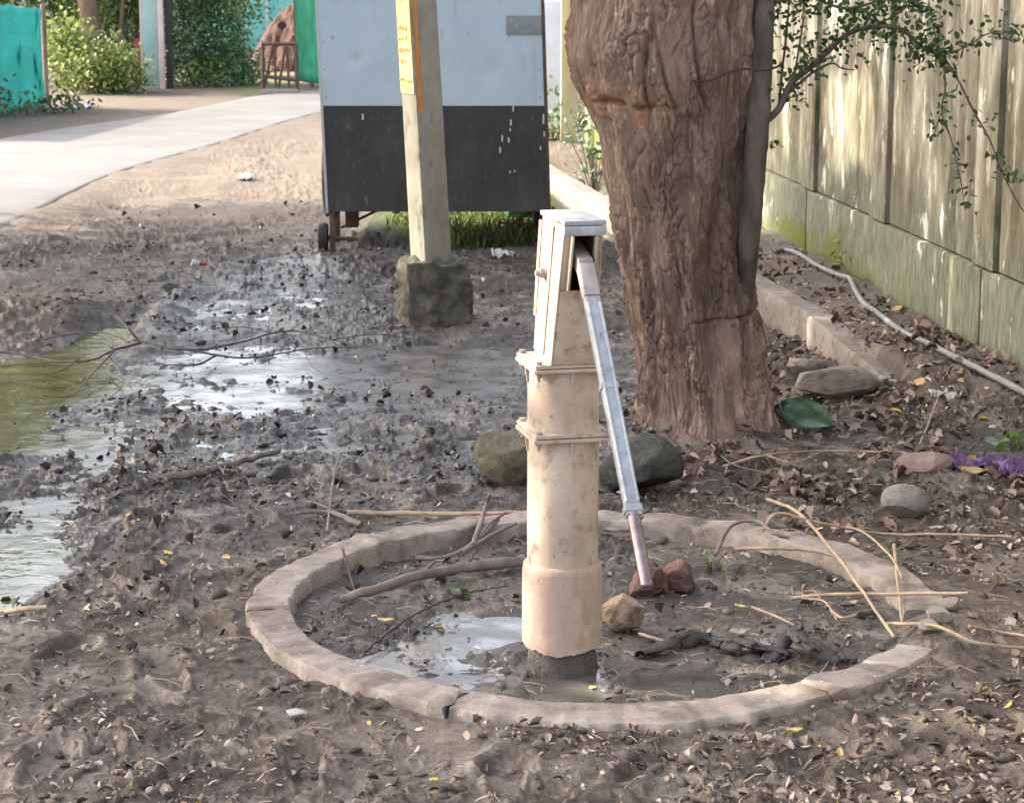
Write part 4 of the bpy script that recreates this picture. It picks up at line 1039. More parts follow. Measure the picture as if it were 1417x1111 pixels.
# ------------------------------------------------------------------ compound wall
def wall_mat(name, base):
    m, nt, ns, ln, p = new_mat(name)
    pos = ns.new('ShaderNodeNewGeometry').outputs['Position']
    sx = ns.new('ShaderNodeSeparateXYZ'); ln.new(pos, sx.inputs[0])
    st = (1.6, 1.6, 0.5)
    n1 = noise_node(ns, ln, pos, 3.2, 9, 0.68, st)
    r1 = ramp(ns, [(0.34, (0.12, 0.11, 0.08)), (0.49, (0.28, 0.26, 0.205)), (0.60, (0.46, 0.435, 0.37)), (0.73, (0.70, 0.68, 0.62))]); ln.new(n1, r1.inputs[0])
    n2_ = noise_node(ns, ln, pos, 9, 8, 0.7, (1.4, 1.4, 0.4)); r2 = ramp(ns, [(0.57, 0.0), (0.63, 0.9)]); ln.new(n2_, r2.inputs[0])
    col = mixc(ns, ln, r2.outputs[0], r1.outputs[0], (0.74, 0.69, 0.58))
    n3_ = noise_node(ns, ln, pos, 5, 9, 0.75, (1.6, 1.6, 0.4)); r3 = ramp(ns, [(0.51, 0.0), (0.62, 0.9)]); ln.new(n3_, r3.inputs[0])
    col = mixc(ns, ln, r3.outputs[0], col, (0.15, 0.125, 0.08))
    n8 = noise_node(ns, ln, pos, 1.6, 6, 0.6, (1.2, 1.2, 0.5)); r8 = ramp(ns, [(0.42, (0.62, 0.58, 0.50)), (0.60, (1.12, 1.10, 1.06))]); ln.new(n8, r8.inputs[0])
    col = mixc(ns, ln, 1.0, col, r8.outputs[0], 'MULTIPLY')
    # green-grey algae at the foot, ragged
    n4 = noise_node(ns, ln, pos, 3.5, 8, 0.65, (1.5, 1.5, 0.6))
    def madd(a, k, c):
        q = ns.new('ShaderNodeMath'); q.operation = 'MULTIPLY_ADD'; ln.new(a, q.inputs[0]); q.inputs[1].default_value = k
        if isinstance(c, float): q.inputs[2].default_value = c
        else: ln.new(c, q.inputs[2])
        return q.outputs[0]
    hgt = madd(n4, 1.2, madd(sx.outputs[2], -0.9, 0.08)); ra = ramp(ns, [(0.02, 0.0), (0.30, 0.92)]); ln.new(hgt, ra.inputs[0])
    n5 = noise_node(ns, ln, pos, 22, 7, 0.7, (1.5, 1.5, 0.4)); r5 = ramp(ns, [(0.35, (0.085, 0.092, 0.06)), (0.65, (0.235, 0.235, 0.175))]); ln.new(n5, r5.inputs[0])
    col = mixc(ns, ln, ra.outputs[0], col, r5.outputs[0])
    n6 = noise_node(ns, ln, pos, 2.6, 7, 0.65, (1, 1, 1)); h2 = madd(n6, 1.3, madd(sx.outputs[2], -1.35, -0.32)); rb = ramp(ns, [(0.0, 0.0), (0.12, 1.0)]); ln.new(h2, rb.inputs[0])
    yl = ns.new('ShaderNodeMapRange'); yl.inputs['From Min'].default_value = 9.6; yl.inputs['From Max'].default_value = 11.6; ln.new(sx.outputs[1], yl.inputs['Value'])
    mu = ns.new('ShaderNodeMath'); mu.operation = 'MULTIPLY'; ln.new(rb.outputs[0], mu.inputs[0]); ln.new(yl.outputs[0], mu.inputs[1])
    col = mixc(ns, ln, mu.outputs[0], col, (0.13, 0.15, 0.035))
    # paint left in ragged flakes
    n7 = noise_node(ns, ln, pos, 5, 9, 0.65, (1.3, 1.3, 0.6)); r7 = ramp(ns, [(0.62, 0.0), (0.64, 0.9)]); ln.new(n7, r7.inputs[0])
    col = mixc(ns, ln, r7.outputs[0], col, (0.70, 0.66, 0.58))
    ln.new(mixc(ns, ln, 1.0, col, base, 'MULTIPLY'), p.inputs['Base Color'])
    p.inputs['Roughness'].default_value = 0.9; p.inputs['Specular IOR Level'].default_value = 0.25
    b = ns.new('ShaderNodeBump'); b.inputs['Strength'].default_value = 0.45; b.inputs['Distance'].default_value = 0.008
    ln.new(noise_node(ns, ln, pos, 60, 7, 0.7, (1, 1, 0.6)), b.inputs['Height']); ln.new(b.outputs[0], p.inputs['Normal'])
    return m


def compound_wall():
    E = empty('compound_wall', (1.7, 11, 0), 'tall stained whitewashed precast concrete compound wall with posts and a mossy plinth', 'wall')
    M1, M2 = wall_mat('stained_whitewash', (0.88, 0.90, 0.88)), wall_mat('stained_post_whitewash', (1.08, 1.10, 1.10))
    ys = [3.0, 4.5, 6.0, 7.5, 9.06, 10.7, 12.15, 13.65, 15.2, 16.8, 18.4, 20.0]
    T = 0.10

    def blk(y0, y1, z0, z1, off, name, mat, gap=0.004, bv=0.006, th=T):
        q = []
        for z in (z0, z1):
            for (y, o) in ((y0 + gap, off), (y1 - gap, off), (y1 - gap, off + th), (y0 + gap, off + th)):
                x = float(wall_x(y)) + o; q.append(Vector((x, y, z)) - E.location)
        MB().hexa(q, bv).build(name, mat, E)
    for i in range(len(ys) - 1):
        a, b = ys[i], ys[i + 1]
        blk(a, b, -0.2, 0.428, -0.012 + 0.004 * (i % 2), 'plinth_slab', M1, 0.004, 0.012, 0.14)
        blk(a + 0.143, b - 0.143, 0.436, 2.25, 0.014, 'wall_panel', M1, 0.009, 0.005, 0.07)
    for y in ys: blk(y - 0.14, y + 0.14, 0.434, 2.35, -0.008, 'wall_post', M2, 0.004, 0.010, 0.14)


compound_wall()

# drain kerb
def kerb():
    mb = MB(); s = spline([Vector((x, y, 0)) for x, y in KERB], 16); n = len(s); v, f = [], []
    for i, p in enumerate(s):
        t = (s[min(i + 1, n - 1)] - s[max(i - 1, 0)]).normalized(); nrm = Vector((-t.y, t.x, 0))
        if nrm.x > 0: nrm = -nrm
        top = 0.135 + 0.006 * float(n2(p.y * 2, 1)) + 0.004 * float(n2(p.y * 9, 4)); wv = 0.006 * float(n2(p.y * 5, 7))
        if p.y < 9.8: top -= 0.10 * (9.8 - p.y) / 1.6
        for (d, z) in ((0.062 + wv, -0.1), (0.060 + wv, top - 0.012), (0.050 + wv, top), (-0.05, top + wv * 0.5), (-0.062, top - 0.012), (-0.062, -0.1)): v.append((p.x + nrm.x * d, p.y + nrm.y * d, z))
    for i in range(n - 1):
        for k in range(5): f.append((i * 6 + k, (i + 1) * 6 + k, (i + 1) * 6 + k + 1, i * 6 + k + 1))
    f.append(tuple(range(6))); f.append(tuple((n - 1) * 6 + k for k in reversed(range(6))))
    mb.add(v, f); o = mb.build('drain_kerb', KERBM, None, 40)
    tag(o, 'low concrete kerb of the drain running along the foot of the compound wall', 'kerb')


kerb()

# hose
def hose():
    pts = [gp(a_, b_) for a_, b_ in ((1072, 352), (1090, 352), (1130, 372), (1168, 388), (1182, 402), (1200, 430), (1245, 462), (1300, 490), (1360, 518), (1417, 545), (1480, 580))]
    pts = spline(pts, 8)
    for p in pts: p.z = max(hz(p.x + dx_, p.y + dy_) for dx_ in (-.02, 0, .02) for dy_ in (-.04, 0, .04)) + 0.014
    for _ in range(3):
        zs_ = [p.z for p in pts]
        for i in range(1, len(pts) - 1): pts[i].z = max(zs_[i] - .003, (zs_[i - 1] + zs_[i] + zs_[i + 1]) / 3)
    o = MB().tube(pts, 0.0135, 12).build('hose', surf('grey_plastic', [(0.3, (0.13, 0.122, 0.12)), (0.7, (0.21, 0.20, 0.20))], 12, rough=(0.5, 0.7), bump=None), None, 180)
    tag(o, 'grey plastic hose lying along the foot of the stained compound wall', 'hose')


hose()

# ------------------------------------------------------------------ utility pole
def pole():
    base = Vector(((598 - 708.5) / F * 10.5, 10.42, 0))
    E = empty('utility_pole', base, 'square concrete pole with a yellow notice, standing in a muddy block before the cart', 'pole', rz=R(31))
    CM = surf('pole_concrete', [(0.3, (0.24, 0.215, 0.17)), (0.6, (0.36, 0.33, 0.265)), (0.75, (0.46, 0.43, 0.36))], 10, (1, 1, 0.5), rough=(0.8, 0.95), bump=(120, 0.4, 0.005), stains=[((0.13, 0.12, 0.085), 18, 0.56, 0.7, (1, 1, 0.4))])
    lean = lambda z: Vector((-0.040 * z, -0.030 * z, z))
    Rz = Matrix.Rotation(R(-31), 3, 'Z')
    lean2 = lambda z: Rz @ Vector((-0.049 * (z - .2), 0.0, z))
    mb = MB(); v = []
    hw = lambda z: 0.074 - 0.0028 * z
    q = []
    for z in (-0.2, 6.5):
        c = lean2(z); h = hw(z); q += [c + Vector((-h, -h, 0)), c + Vector((h, -h, 0)), c + Vector((h, h, 0)), c + Vector((-h, h, 0))]
    mb.hexa(q, 0.012); mb.build('shaft', CM, E, 40)
    # plinth: rough block
    bm = bmesh.new(); bmesh.ops.create_cube(bm, size=1); bmesh.ops.subdivide_edges(bm, edges=bm.edges[:], cuts=24, use_grid_fill=True)
    bm.verts.ensure_lookup_table(); V = np.array([x.co[:] for x in bm.verts])
    L = np.linalg.norm(V[:, :2], axis=1)
    V[:, :2] *= (1 - 0.28 * np.clip(L / 0.5 - 0.95, 0, 1))[:, None]
    V[:, :2] *= (1.0 - 0.12 * (V[:, 2] + 0.5))[:, None]
    V = V * np.array([0.36, 0.36, 0.34])
    dn = 0.030 * n3(V[:, 0] * 9, V[:, 1] * 9, V[:, 2] * 9) + 0.022 * n3(V[:, 0] * 22, V[:, 1] * 22, V[:, 2] * 22) + 0.012 * n3(V[:, 0] * 50, V[:, 1] * 50, V[:, 2] * 50)
    N = V / (np.linalg.norm(V, axis=1)[:, None] + 1e-9); V = V + N * dn[:, None]
    Rm = np.array(Matrix.Rotation(R(-20), 3, 'Z')); V = V @ Rm.T
    for x, c in zip(bm.verts, V): x.co = (c[0] + 0.005, c[1] - 0.01, c[2] + 0.11)
    me = bpy.data.meshes.new('footing_block'); bm.to_mesh(me); bm.free()
    link('footing_block', me, surf('muddy_block', [(0.3, (0.05, 0.045, 0.035)), (0.55, (0.12, 0.105, 0.08)), (0.75, (0.22, 0.20, 0.16))], 12, rough=(0.8, 0.95), bump=(60, 0.8, 0.015), stains=[((0.09, 0.105, 0.05), 7, 0.56, 0.7, (1, 1, 1))]), E, 180)
    # notice wrapped round the left-hand corner
    YEL = surf('yellow_notice', [(0.3, (0.62, 0.47, 0.13)), (0.7, (0.78, 0.66, 0.30))], 9, (1, 1, 0.4), rough=(0.55, 0.7), bump=None)
    ORG = surf('orange_print', [(0.3, (0.55, 0.16, 0.02)), (0.7, (0.70, 0.27, 0.05))], 20, rough=(0.55, 0.7), bump=None)
    REDP = surf('red_print', [(0.3, (0.55, 0.22, 0.07)), (0.7, (0.66, 0.36, 0.13))], 60, rough=(0.55, 0.7), bump=None)

    def sheet(side, u0, u1, z0, z1, off, name, mat, parent):
        q = []
        for z in (z0, z1):
            c = lean2(z); h = hw(z)
            for (u, o_) in ((u0, off), (u1, off), (u1, off + 0.002), (u0, off + 0.002)):
                q.append(c + (Vector((-h - o_, h - 2 * h * u, 0)) if side == 'L' else Vector((-h + 2 * h * u, -h - o_, 0))))
        MB().hexa(q).build(name, mat, parent)
    nt_ = empty('notice', (0, 0, 0)); nt_.parent = E
    sheet('L', 0.04, 0.93, 1.06, 2.1, 0.002, 'paper', YEL, nt_)
    sheet('F', 0.06, 0.22, 0.98, 2.1, 0.002, 'paper_edge', ORG, nt_)
    sheet('F', 0.12, 0.15, 1.0, 2.1, 0.0045, 'fold', REDP, nt_)
    z = 1.12
    rs = random.Random(5)
    mk = MB()
    while z < 1.62:
        h = hw(z)
        for k in range(rs.randint(3, 5)):
            u = 0.10 + 0.17 * k + rs.uniform(-.02, .02); dz = rs.uniform(.008, .02); c = lean2(z)
            mk.box((c.x - h - 0.0062, c.y + h - 2 * h * u, z + rs.uniform(-.006, .006)), (0.002, rs.uniform(.008, .018), dz))
        z += rs.choice((0.05, 0.09, 0.13))
    mk.build('lettering', REDP, nt_)


pole()

# ------------------------------------------------------------------ cart
def cart():
    Y = 12.75
    l0, r0_, top0 = at(456, 293, Y), at(760, 293, Y), at(450, 148, Y)
    zb, zm, zt = l0.z, at(600, 147, Y).z, 1.72
    xc, wd, dp = (l0.x + r0_.x) / 2 - 0.008, r0_.x - l0.x, 0.42
    E = empty('vendor_cart', (xc, Y, hz(xc, Y) * 0), 'metal sided street vendor cart painted pale blue above and black below, on short legs', 'cart', rz=R(0.0))
    BLUE = surf('pale_blue_paint', [(0.3, (0.49, 0.59, 0.665)), (0.7, (0.57, 0.665, 0.735))], 3.5, rough=(0.38, 0.55), bump=(4, 0.25, 0.02), stains=[((0.36, 0.42, 0.47), 4, 0.54, 0.78, (1.5, 1.5, 0.4)), ((0.30, 0.33, 0.36), 14, 0.62, 0.74, (1, 1, 0.5)), ((0.20, 0.16, 0.13), 60, 0.70, 0.76, (1, 1, 1))])
    BLACK = surf('worn_black_paint', [(0.3, (0.032, 0.029, 0.030)), (0.7, (0.055, 0.050, 0.051))], 5, (1, 1, 0.5), rough=(0.45, 0.7), bump=(30, 0.15, 0.006), stains=[((0.14, 0.13, 0.125), 30, 0.60, 0.70, (1, 1, 0.4)), ((0.105, 0.088, 0.075), 3.5, 0.50, 0.75, (1, 1, 0.6)), ((0.16, 0.145, 0.13), 90, 0.64, 0.70, (1, 1, 1))])
    TRIM = surf('pale_trim', [(0.3, (0.45, 0.45, 0.45)), (0.7, (0.6, 0.6, 0.6))], 12, rough=(0.4, 0.6), bump=None)
    RUSTF = surf('rusty_frame', [(0.3, (0.06, 0.035, 0.028)), (0.7, (0.14, 0.085, 0.065))], 14, rough=(0.6, 0.85), bump=(80, 0.4, 0.005))
    TYRE = surf('old_rubber', [(0.3, (0.02, 0.018, 0.017)), (0.7, (0.05, 0.045, 0.04))], 20, rough=(0.7, 0.9))
    sk = lambda z: -0.034 * (z - zb)                    # the box leans a little

    def shear(mb):
        mb.v = [(x + sk(z), y, z) for (x, y, z) in mb.v]; return mb
    h = wd / 2
    # dented upper sheet as a fine grid
    def sheetgrid(z0, z1, name, mat, y, dents):
        nx, nz = 70, 50; v, f = [], []
        for j in range(nz + 1):
            for i in range(nx + 1):
                x = -h + wd * i / nx; z = z0 + (z1 - z0) * j / nz; d = 0.0025 * float(n2(x * 3, z * 3))
                for (a, b, r, q) in dents: d += q * math.exp(-(((x - a) / r) ** 2 + ((z - b) / r) ** 2))
                v.append((x, y + d, z))
        o = len(v); v += [(-h, y + 0.012, z0), (h, y + 0.012, z0), (h, y + 0.012, z1), (-h, y + 0.012, z1)]
        for j in range(nz):
            for i in range(nx): q = j * (nx + 1) + i; f.append((q, q + 1, q + nx + 2, q + nx + 1))
        f.append((o + 3, o + 2, o + 1, o))
        return shear(MB().add(v, f)).build(name, mat, E, 180)
    up = sheetgrid(zm + 0.001, zt, 'upper_panel', BLUE, 0.0, [(-0.43, 1.10, 0.03, 0.012), (-0.36, 1.08, 0.05, -0.006), (0.33, 1.04, 0.06, 0.008), (0.15, 1.07, 0.2, 0.006)])
    lo = sheetgrid(zb, zm, 'lower_panel', BLACK, 0.003, [])
    for z0, z1, mat in ((zb, zm, BLACK), (zm + 0.001, zt, BLUE)):
        for s in (-1, 1): shear(MB().box((s * (h - 0.004), dp / 2 + 0.02, (z0 + z1) / 2), (0.008, dp, z1 - z0))).build('side_panel', mat, E)
        shear(MB().box((0, dp + 0.03, (z0 + z1) / 2), (wd - 0.02, 0.008, z1 - z0))).build('back_panel', mat, E)
    shear(MB().box((0, dp / 2 + 0.02, zb + 0.03), (wd - 0.03, dp - 0.03, 0.02))).build('floor_board', RUSTF, E)
    shear(MB().box((0, dp / 2, zt + 0.02), (wd + 0.14, dp + 0.16, 0.025), bevel=0.006)).build('roof', TRIM, E)
    shear(MB().box((-h - 0.006, 0.004, (zb + zt) / 2 - 0.01), (0.016, 0.018, zt - zb), bevel=0.003)).build('corner_trim', TRIM, E)
    shear(MB().box((h + 0.008, 0.006, (zb + zt) / 2 - 0.02), (0.020, 0.024, zt - zb + 0.04), bevel=0.003)).build('corner_trim', RUSTF, E)
    # rivets
    for z0, z1, pn, y in ((zm, zt, up, -0.001), (zb, zm, lo, 0.002)):
        zz = z0 + 0.05
        rivet = lambda x_, z_, hz_: MB().box((x_, y, z_), (0.007, 0.006, hz_), bevel=0.002).build('rivet', RUSTF, pn)
        while zz < min(z1, 1.35):
            for s in (-1, 1): rivet(s * (h - 0.022) + sk(zz), zz, 0.007)
            zz += 0.155
        if pn is lo:
            for k in range(9): rivet(-h + 0.09 + 0.148 * k, zb + 0.014, 0.011)
    # faded plate and runs of white paint
    PL = surf('faded_plate', [(0.3, (0.22, 0.25, 0.26)), (0.7, (0.31, 0.34, 0.35))], 20, rough=(0.6, 0.8), bump=None, stains=[((0.40, 0.42, 0.43), 22, 0.58, 0.64, (1, 1, 1)), ((0.14, 0.15, 0.16), 40, 0.62, 0.68, (1, 1, 1))])
    a, b = at(701, 48, Y), at(749, 22, Y)
    MB().box(((a.x + b.x) / 2 - xc, -0.006, (a.z + b.z) / 2), (b.x - a.x, 0.004, b.z - a.z), bevel=0.001).build('plate', PL, up)
    WP = surf('white_drips', [(0.3, (0.5, 0.5, 0.5)), (0.7, (0.72, 0.72, 0.72))], 30, rough=(0.6, 0.8), bump=None)
    dr = MB()
    for (px, py, hgt) in ((710, 148, 14), (707, 170, 8), (706, 180, 4), (695, 192, 9), (704, 194, 7), (692, 208, 8), (752, 165, 14), (753, 186, 7), (748, 205, 5), (712, 237, 3), (706, 238, 3), (600, 170, 4), (502, 162, 8)):
        p = at(px, py, Y); dr.box((p.x - xc, -0.001, p.z), (0.007 + random.uniform(0, .004), 0.004, hgt / F * Y), bevel=0.0015)
    dr.build('paint_drips', WP, lo)
    # legs, brackets and wheels
    for (s, yy) in ((-1, 0.03), (1, 0.03), (-1, dp), (1, dp)):
        MB().box((s * (h - 0.02), yy, zb / 2 - 0.02), (0.030, 0.030, zb + 0.02), bevel=0.003).build('leg', RUSTF, E)
    MB().tube([(-h + 0.30, 0.3, zb - 0.01), (-h + 0.05, 0.3, zb - 0.13)], 0.008, 8).build('brace', RUSTF, E)
    MB().tube([(h - 0.24, 0.3, zb - 0.12), (h - 0.05, 0.3, zb - 0.01)], 0.008, 8).build('brace', RUSTF, E)
    MB().tube([(h - 0.28, 0.3, zb - 0.10), (h - 0.05, 0.3, zb - 0.11)], 0.007, 8).build('brace', RUSTF, E)
    MB().box((-h + 0.115, 0.32, zb - 0.06), (0.075, 0.12, 0.13), bevel=0.006).build('bracket', RUSTF, E)

    def wheel(c, r, wdt, axis_x=True, par=E):
        wE = empty('wheel', c); wE.parent = par
        mb = MB(); n = 36; Rt = Matrix.Rotation(R(90), 3, 'Y')
        pr = [(r * 0.72, -wdt / 2), (r * 0.93, -wdt / 2), (r, -wdt * 0.3), (r, wdt * 0.3), (r * 0.93, wdt / 2), (r * 0.72, wdt / 2), (r * 0.72, -wdt / 2)]
        t = MB(); v, f = [], []
        for (rr, z) in pr:
            for k in range(n): v.append((rr * math.cos(2 * math.pi * k / n), rr * math.sin(2 * math.pi * k / n), z))
        for j in range(len(pr) - 1):
            for k in range(n): f.append((j * n + k, j * n + (k + 1) % n, (j + 1) * n + (k + 1) % n, (j + 1) * n + k))
        t.add([Rt @ Vector(q) for q in v], f); t.build('tyre', TYRE, wE, 40)
        m2 = MB(); m2.lathe([(0.0, -wdt * 0.3), (r * 0.7, -wdt * 0.22), (r * 0.715, 0), (r * 0.7, wdt * 0.22), (0, wdt * 0.3)], 24)
        m2.v = [tuple(Rt @ Vector(q)) for q in m2.v]; m2.build('rim', RUSTF, wE, 40)
    p = at(447, 338, Y)
    wheel((-h - 0.035, 0.06, 0.085), 0.085, 0.05)
    MB().tube([(-h - 0.06, 0.06, 0.085), (-h + 0.16, 0.06, 0.075)], 0.012, 10).build('axle', RUSTF, E)
    wheel((-h - 0.030, 0.46, 0.40), 0.24, 0.05)
    wheel((h - 0.06, 0.46, 0.30), 0.24, 0.05)
    MB().tube([(-h - 0.05, 0.46, 0.40), (h - 0.05, 0.46, 0.30)], 0.014, 10).build('axle', RUSTF, E)
    return E


cart()

# ------------------------------------------------------------------ sticks, canes, twigs
def stick(name, P, r0, r1, mat, label, cat='stick', side=(), group=None, lift=0.006, n=6):
    """P: (px, py, height above ground)"""
    pts = [gp(a, b, c + lift) for (a, b, c) in P]; s = spline(pts, n); m = len(s); mb = MB()
    wob = [Vector((random.gauss(0, r0 * .12), random.gauss(0, r0 * .12), random.gauss(0, r0 * .12))) for _ in s]
    mb.tube([p + w_ for p, w_ in zip(s, wob)], [r0 + (r1 - r0) * i / (m - 1) for i in range(m)], 9, wob=0.10)
    for (Q, a, b) in side:
        t = spline([gp(x, y, z + lift) for (x, y, z) in Q], 5); k = len(t); mb.tube(t, [a + (b - a) * i / (k - 1) for i in range(k)], 7, wob=0.12)
    o = mb.build(name, mat, None, 60)
    # put the origin at the stick's middle
    c = pts[len(pts) // 2]; o.data.transform(Matrix.Translation(-c)); o.location = c
    return tag(o, label, cat, group)


stick('stick', [(228, 668, 0.01), (280, 660, .012), (330, 648, .015), (386, 634, .02)], 0.014, 0.010, GREYWOOD, 'thick grey brown stick lying on mud between the green puddle and the pump')
stick('stick', [(453, 738, .0), (459, 700, .03), (464, 665, .03), (469, 640, .01)], 0.0045, 0.003, GREYWOOD, 'thin upright looking twig on the mud beyond the near left rim of the ring')
stick('stick', [(480, 716, .01), (560, 719, .015), (650, 720, .015), (735, 720, .02)], 0.008, 0.006, DRY, 'long straight tan stick lying just behind the back of the ring')
stick('stick', [(500, 728, .0), (455, 718, .015), (415, 716, .01)], 0.010, 0.005, GREYWOOD, 'short dark knotted stick beside the long tan stick behind the ring', side=[([(470, 720, .015), (440, 708, .02), (425, 700, .01)], .004, .002)])
stick('branch', [(470, 838, .012), (520, 828, .02), (580, 812, .025), (650, 802, .03), (725, 795, .035)], 0.012, 0.016, GREYWOOD, 'bent thick branch lying on the wet mud inside the ring, left of the pump', 'branch', side=[([(580, 812, .02), (600, 800, .04), (615, 797, .04)], .005, .003)])
stick('branch', [(575, 784, .02), (620, 787, .03), (660, 778, .06), (690, 762, .09)], 0.007, 0.005, GREYWOOD, 'forked dead twig bundle against the inner back face of the ring', 'branch', side=[([(655, 780, .05), (672, 755, .11), (678, 745, .13)], .008, .005), ([(640, 785, .04), (690, 775, .08), (715, 768, .09)], .007, .004), ([(650, 788, .02), (670, 772, .08), (700, 757, .10)], .006, .004)])
stick('twig', [(474, 785, .05), (482, 805, .03), (492, 828, .01)], 0.0045, 0.002, TWIG, 'short dark twig leaning on the inner left face of the ring', 'twig')
stick('twig', [(505, 905, .0), (540, 880, .008), (580, 855, .01), (640, 830, .01), (700, 818, .01)], 0.004, 0.002, BLACKB, 'thin black twig crossing the wet mud left of the pump foot', 'twig')
stick('branch', [(195, 492, .05), (160, 505, .06), (125, 520, .06), (80, 518, .05), (30, 505, .04), (-30, 500, .04)], 0.006, 0.0025, TWIG, 'thorny dark branch reaching out over the green puddle', 'branch',
      side=[([(160, 505, .06), (120, 545, .05), (100, 560, .03), (60, 560, .03)], .004, .0015), ([(180, 495, .06), (145, 487, .08), (100, 483, .06), (40, 488, .04)], .004, .0015), ([(110, 518, .06), (75, 535, .05), (20, 530, .04)], .003, .0012), ([(150, 510, .06), (170, 545, .03), (110, 590, .03)], .003, .0012), ([(195, 492, .05), (178, 484, .09), (165, 478, .12)], .007, .003)])
stick('branch', [(185, 488, .05), (260, 502, .05), (330, 492, .05), (400, 478, .06), (470, 490, .05), (560, 505, .04)], 0.006, 0.002, TWIG, 'long bare forked branch lying across the bright puddle', 'branch',
      side=[([(260, 502, .05), (340, 510, .04), (430, 500, .05), (500, 495, .04)], .005, .002), ([(380, 482, .06), (340, 476, .07), (290, 475, .06)], .003, .0012), ([(460, 488, .05), (520, 480, .05), (600, 488, .04)], .003, .0012), ([(300, 506, .04), (270, 520, .04), (210, 515, .03)], .006, .002), ([(420, 500, .05), (440, 525, .03), (520, 540, .02)], .002, .001), ([(400, 478, .06), (440, 462, .09), (452, 455, .11)], .002, .001)])
stick('stick', [(-20, 855, .0), (30, 852, .012), (65, 848, .01)], 0.008, 0.006, DRY, 'short pale stick at the muddy edge of the green puddle')
stick('cane', [(1062, 702, .02), (1105, 745, .07), (1160, 805, .06), (1237, 892, .015)], 0.0055, 0.004, DRY, 'long pale dry cane slanting down across the back of the ring into it', 'cane')
stick('cane', [(1150, 742, .02), (1190, 760, .05), (1230, 800, .06), (1248, 828, .05)], 0.0035, 0.003, DRY, 'thin curved dry stalk arching over the back rim of the ring', 'cane')
stick('cane', [(1055, 770, .07), (1075, 752, .085), (1130, 753, .06), (1220, 750, .02), (1300, 751, .02), (1400, 754, .02)], 0.0045, 0.0035, DRY, 'long straight pale stalk lying across the ring towards the wall', 'cane')
stick('cane', [(1016, 786, .05), (1060, 790, .06), (1110, 792, .06), (1150, 795, .05)], 0.005, 0.004, DRY, 'short pale stalk along the inner back edge of the ring', 'cane')
stick('cane', [(990, 785, .03), (1010, 768, .08), (1045, 765, .09), (1070, 778, .08), (1092, 780, .07)], 0.006, 0.005, GREYWOOD, 'looped grey root like stick at the inner back edge of the ring', 'stick')
stick('cane', [(1095, 835, .01), (1160, 840, .03), (1240, 850, .05), (1340, 854, .06)], 0.0055, 0.0045, DRY, 'pale cane crossing the broken end of the ring', 'cane')
stick('cane', [(1236, 785, .06), (1240, 820, .05), (1248, 876, .02)], 0.0048, 0.0036, DRY, 'short upright looking pale cane crossing the end of the slanting cane', 'cane')
stick('cane', [(1225, 876, .02), (1290, 890, .04), (1350, 903, .02), (1420, 908, .015), (1470, 906, .01)], 0.0048, 0.004, DRY, 'pale dry cane running out of the ring over its buried edge', 'cane')
stick('cane', [(1340, 880, .02), (1380, 888, .02), (1440, 897, .02)], 0.0045, 0.004, DRY, 'short pale cane in the litter outside the broken edge of the ring', 'cane')
stick('twig', [(1110, 836, .01), (1140, 850, .03), (1158, 866, .01)], 0.003, 0.002, DRY, 'small forked weed stem lying on the mud inside the ring', 'twig', side=[([(1135, 846, .03), (1125, 840, .04), (1105, 838, .03)], .002, .001), ([(1150, 858, .02), (1165, 868, .02), (1185, 864, .02)], .005, .003)])
stick('twig', [(1040, 848, .01), (1070, 860, .012), (1102, 872, .006)], 0.004, 0.0025, DRY, 'short straight dry twig on mud in the middle of the ring', 'twig')
stick('stick', [(885, 885, .01), (905, 892, .012), (930, 899, .01)], 0.005, 0.003, DRY, 'short tan stick on wet mud beside the tan stone', 'stick')
stick('twig', [(1272, 620, .0), (1285, 598, .03), (1300, 565, .05)], 0.005, 0.003, DRY, 'bare twig standing out of the dark soil behind the flat pinkish stone', 'twig')
stick('stick', [(1000, 652, .01), (1060, 640, .02), (1140, 634, .02), (1245, 634, .015)], 0.005, 0.003, DRY, 'long pale stick lying in litter between the tree foot and the flat stone', 'stick', side=[([(1060, 640, .02), (1100, 650, .02), (1150, 632, .03)], .003, .002)])
stick('stick', [(835, 735, .0), (852, 745, .02), (885, 752, .03)], 0.006, 0.005, GREYWOOD, 'short grey stick behind the handle at the inner back of the ring', 'stick')
stick('twig', [(980, 620, .02), (1010, 655, .03), (1060, 665, .02)], 0.004, 0.002, GREYWOOD, 'thin grey twig at the foot of the tree trunk', 'twig')

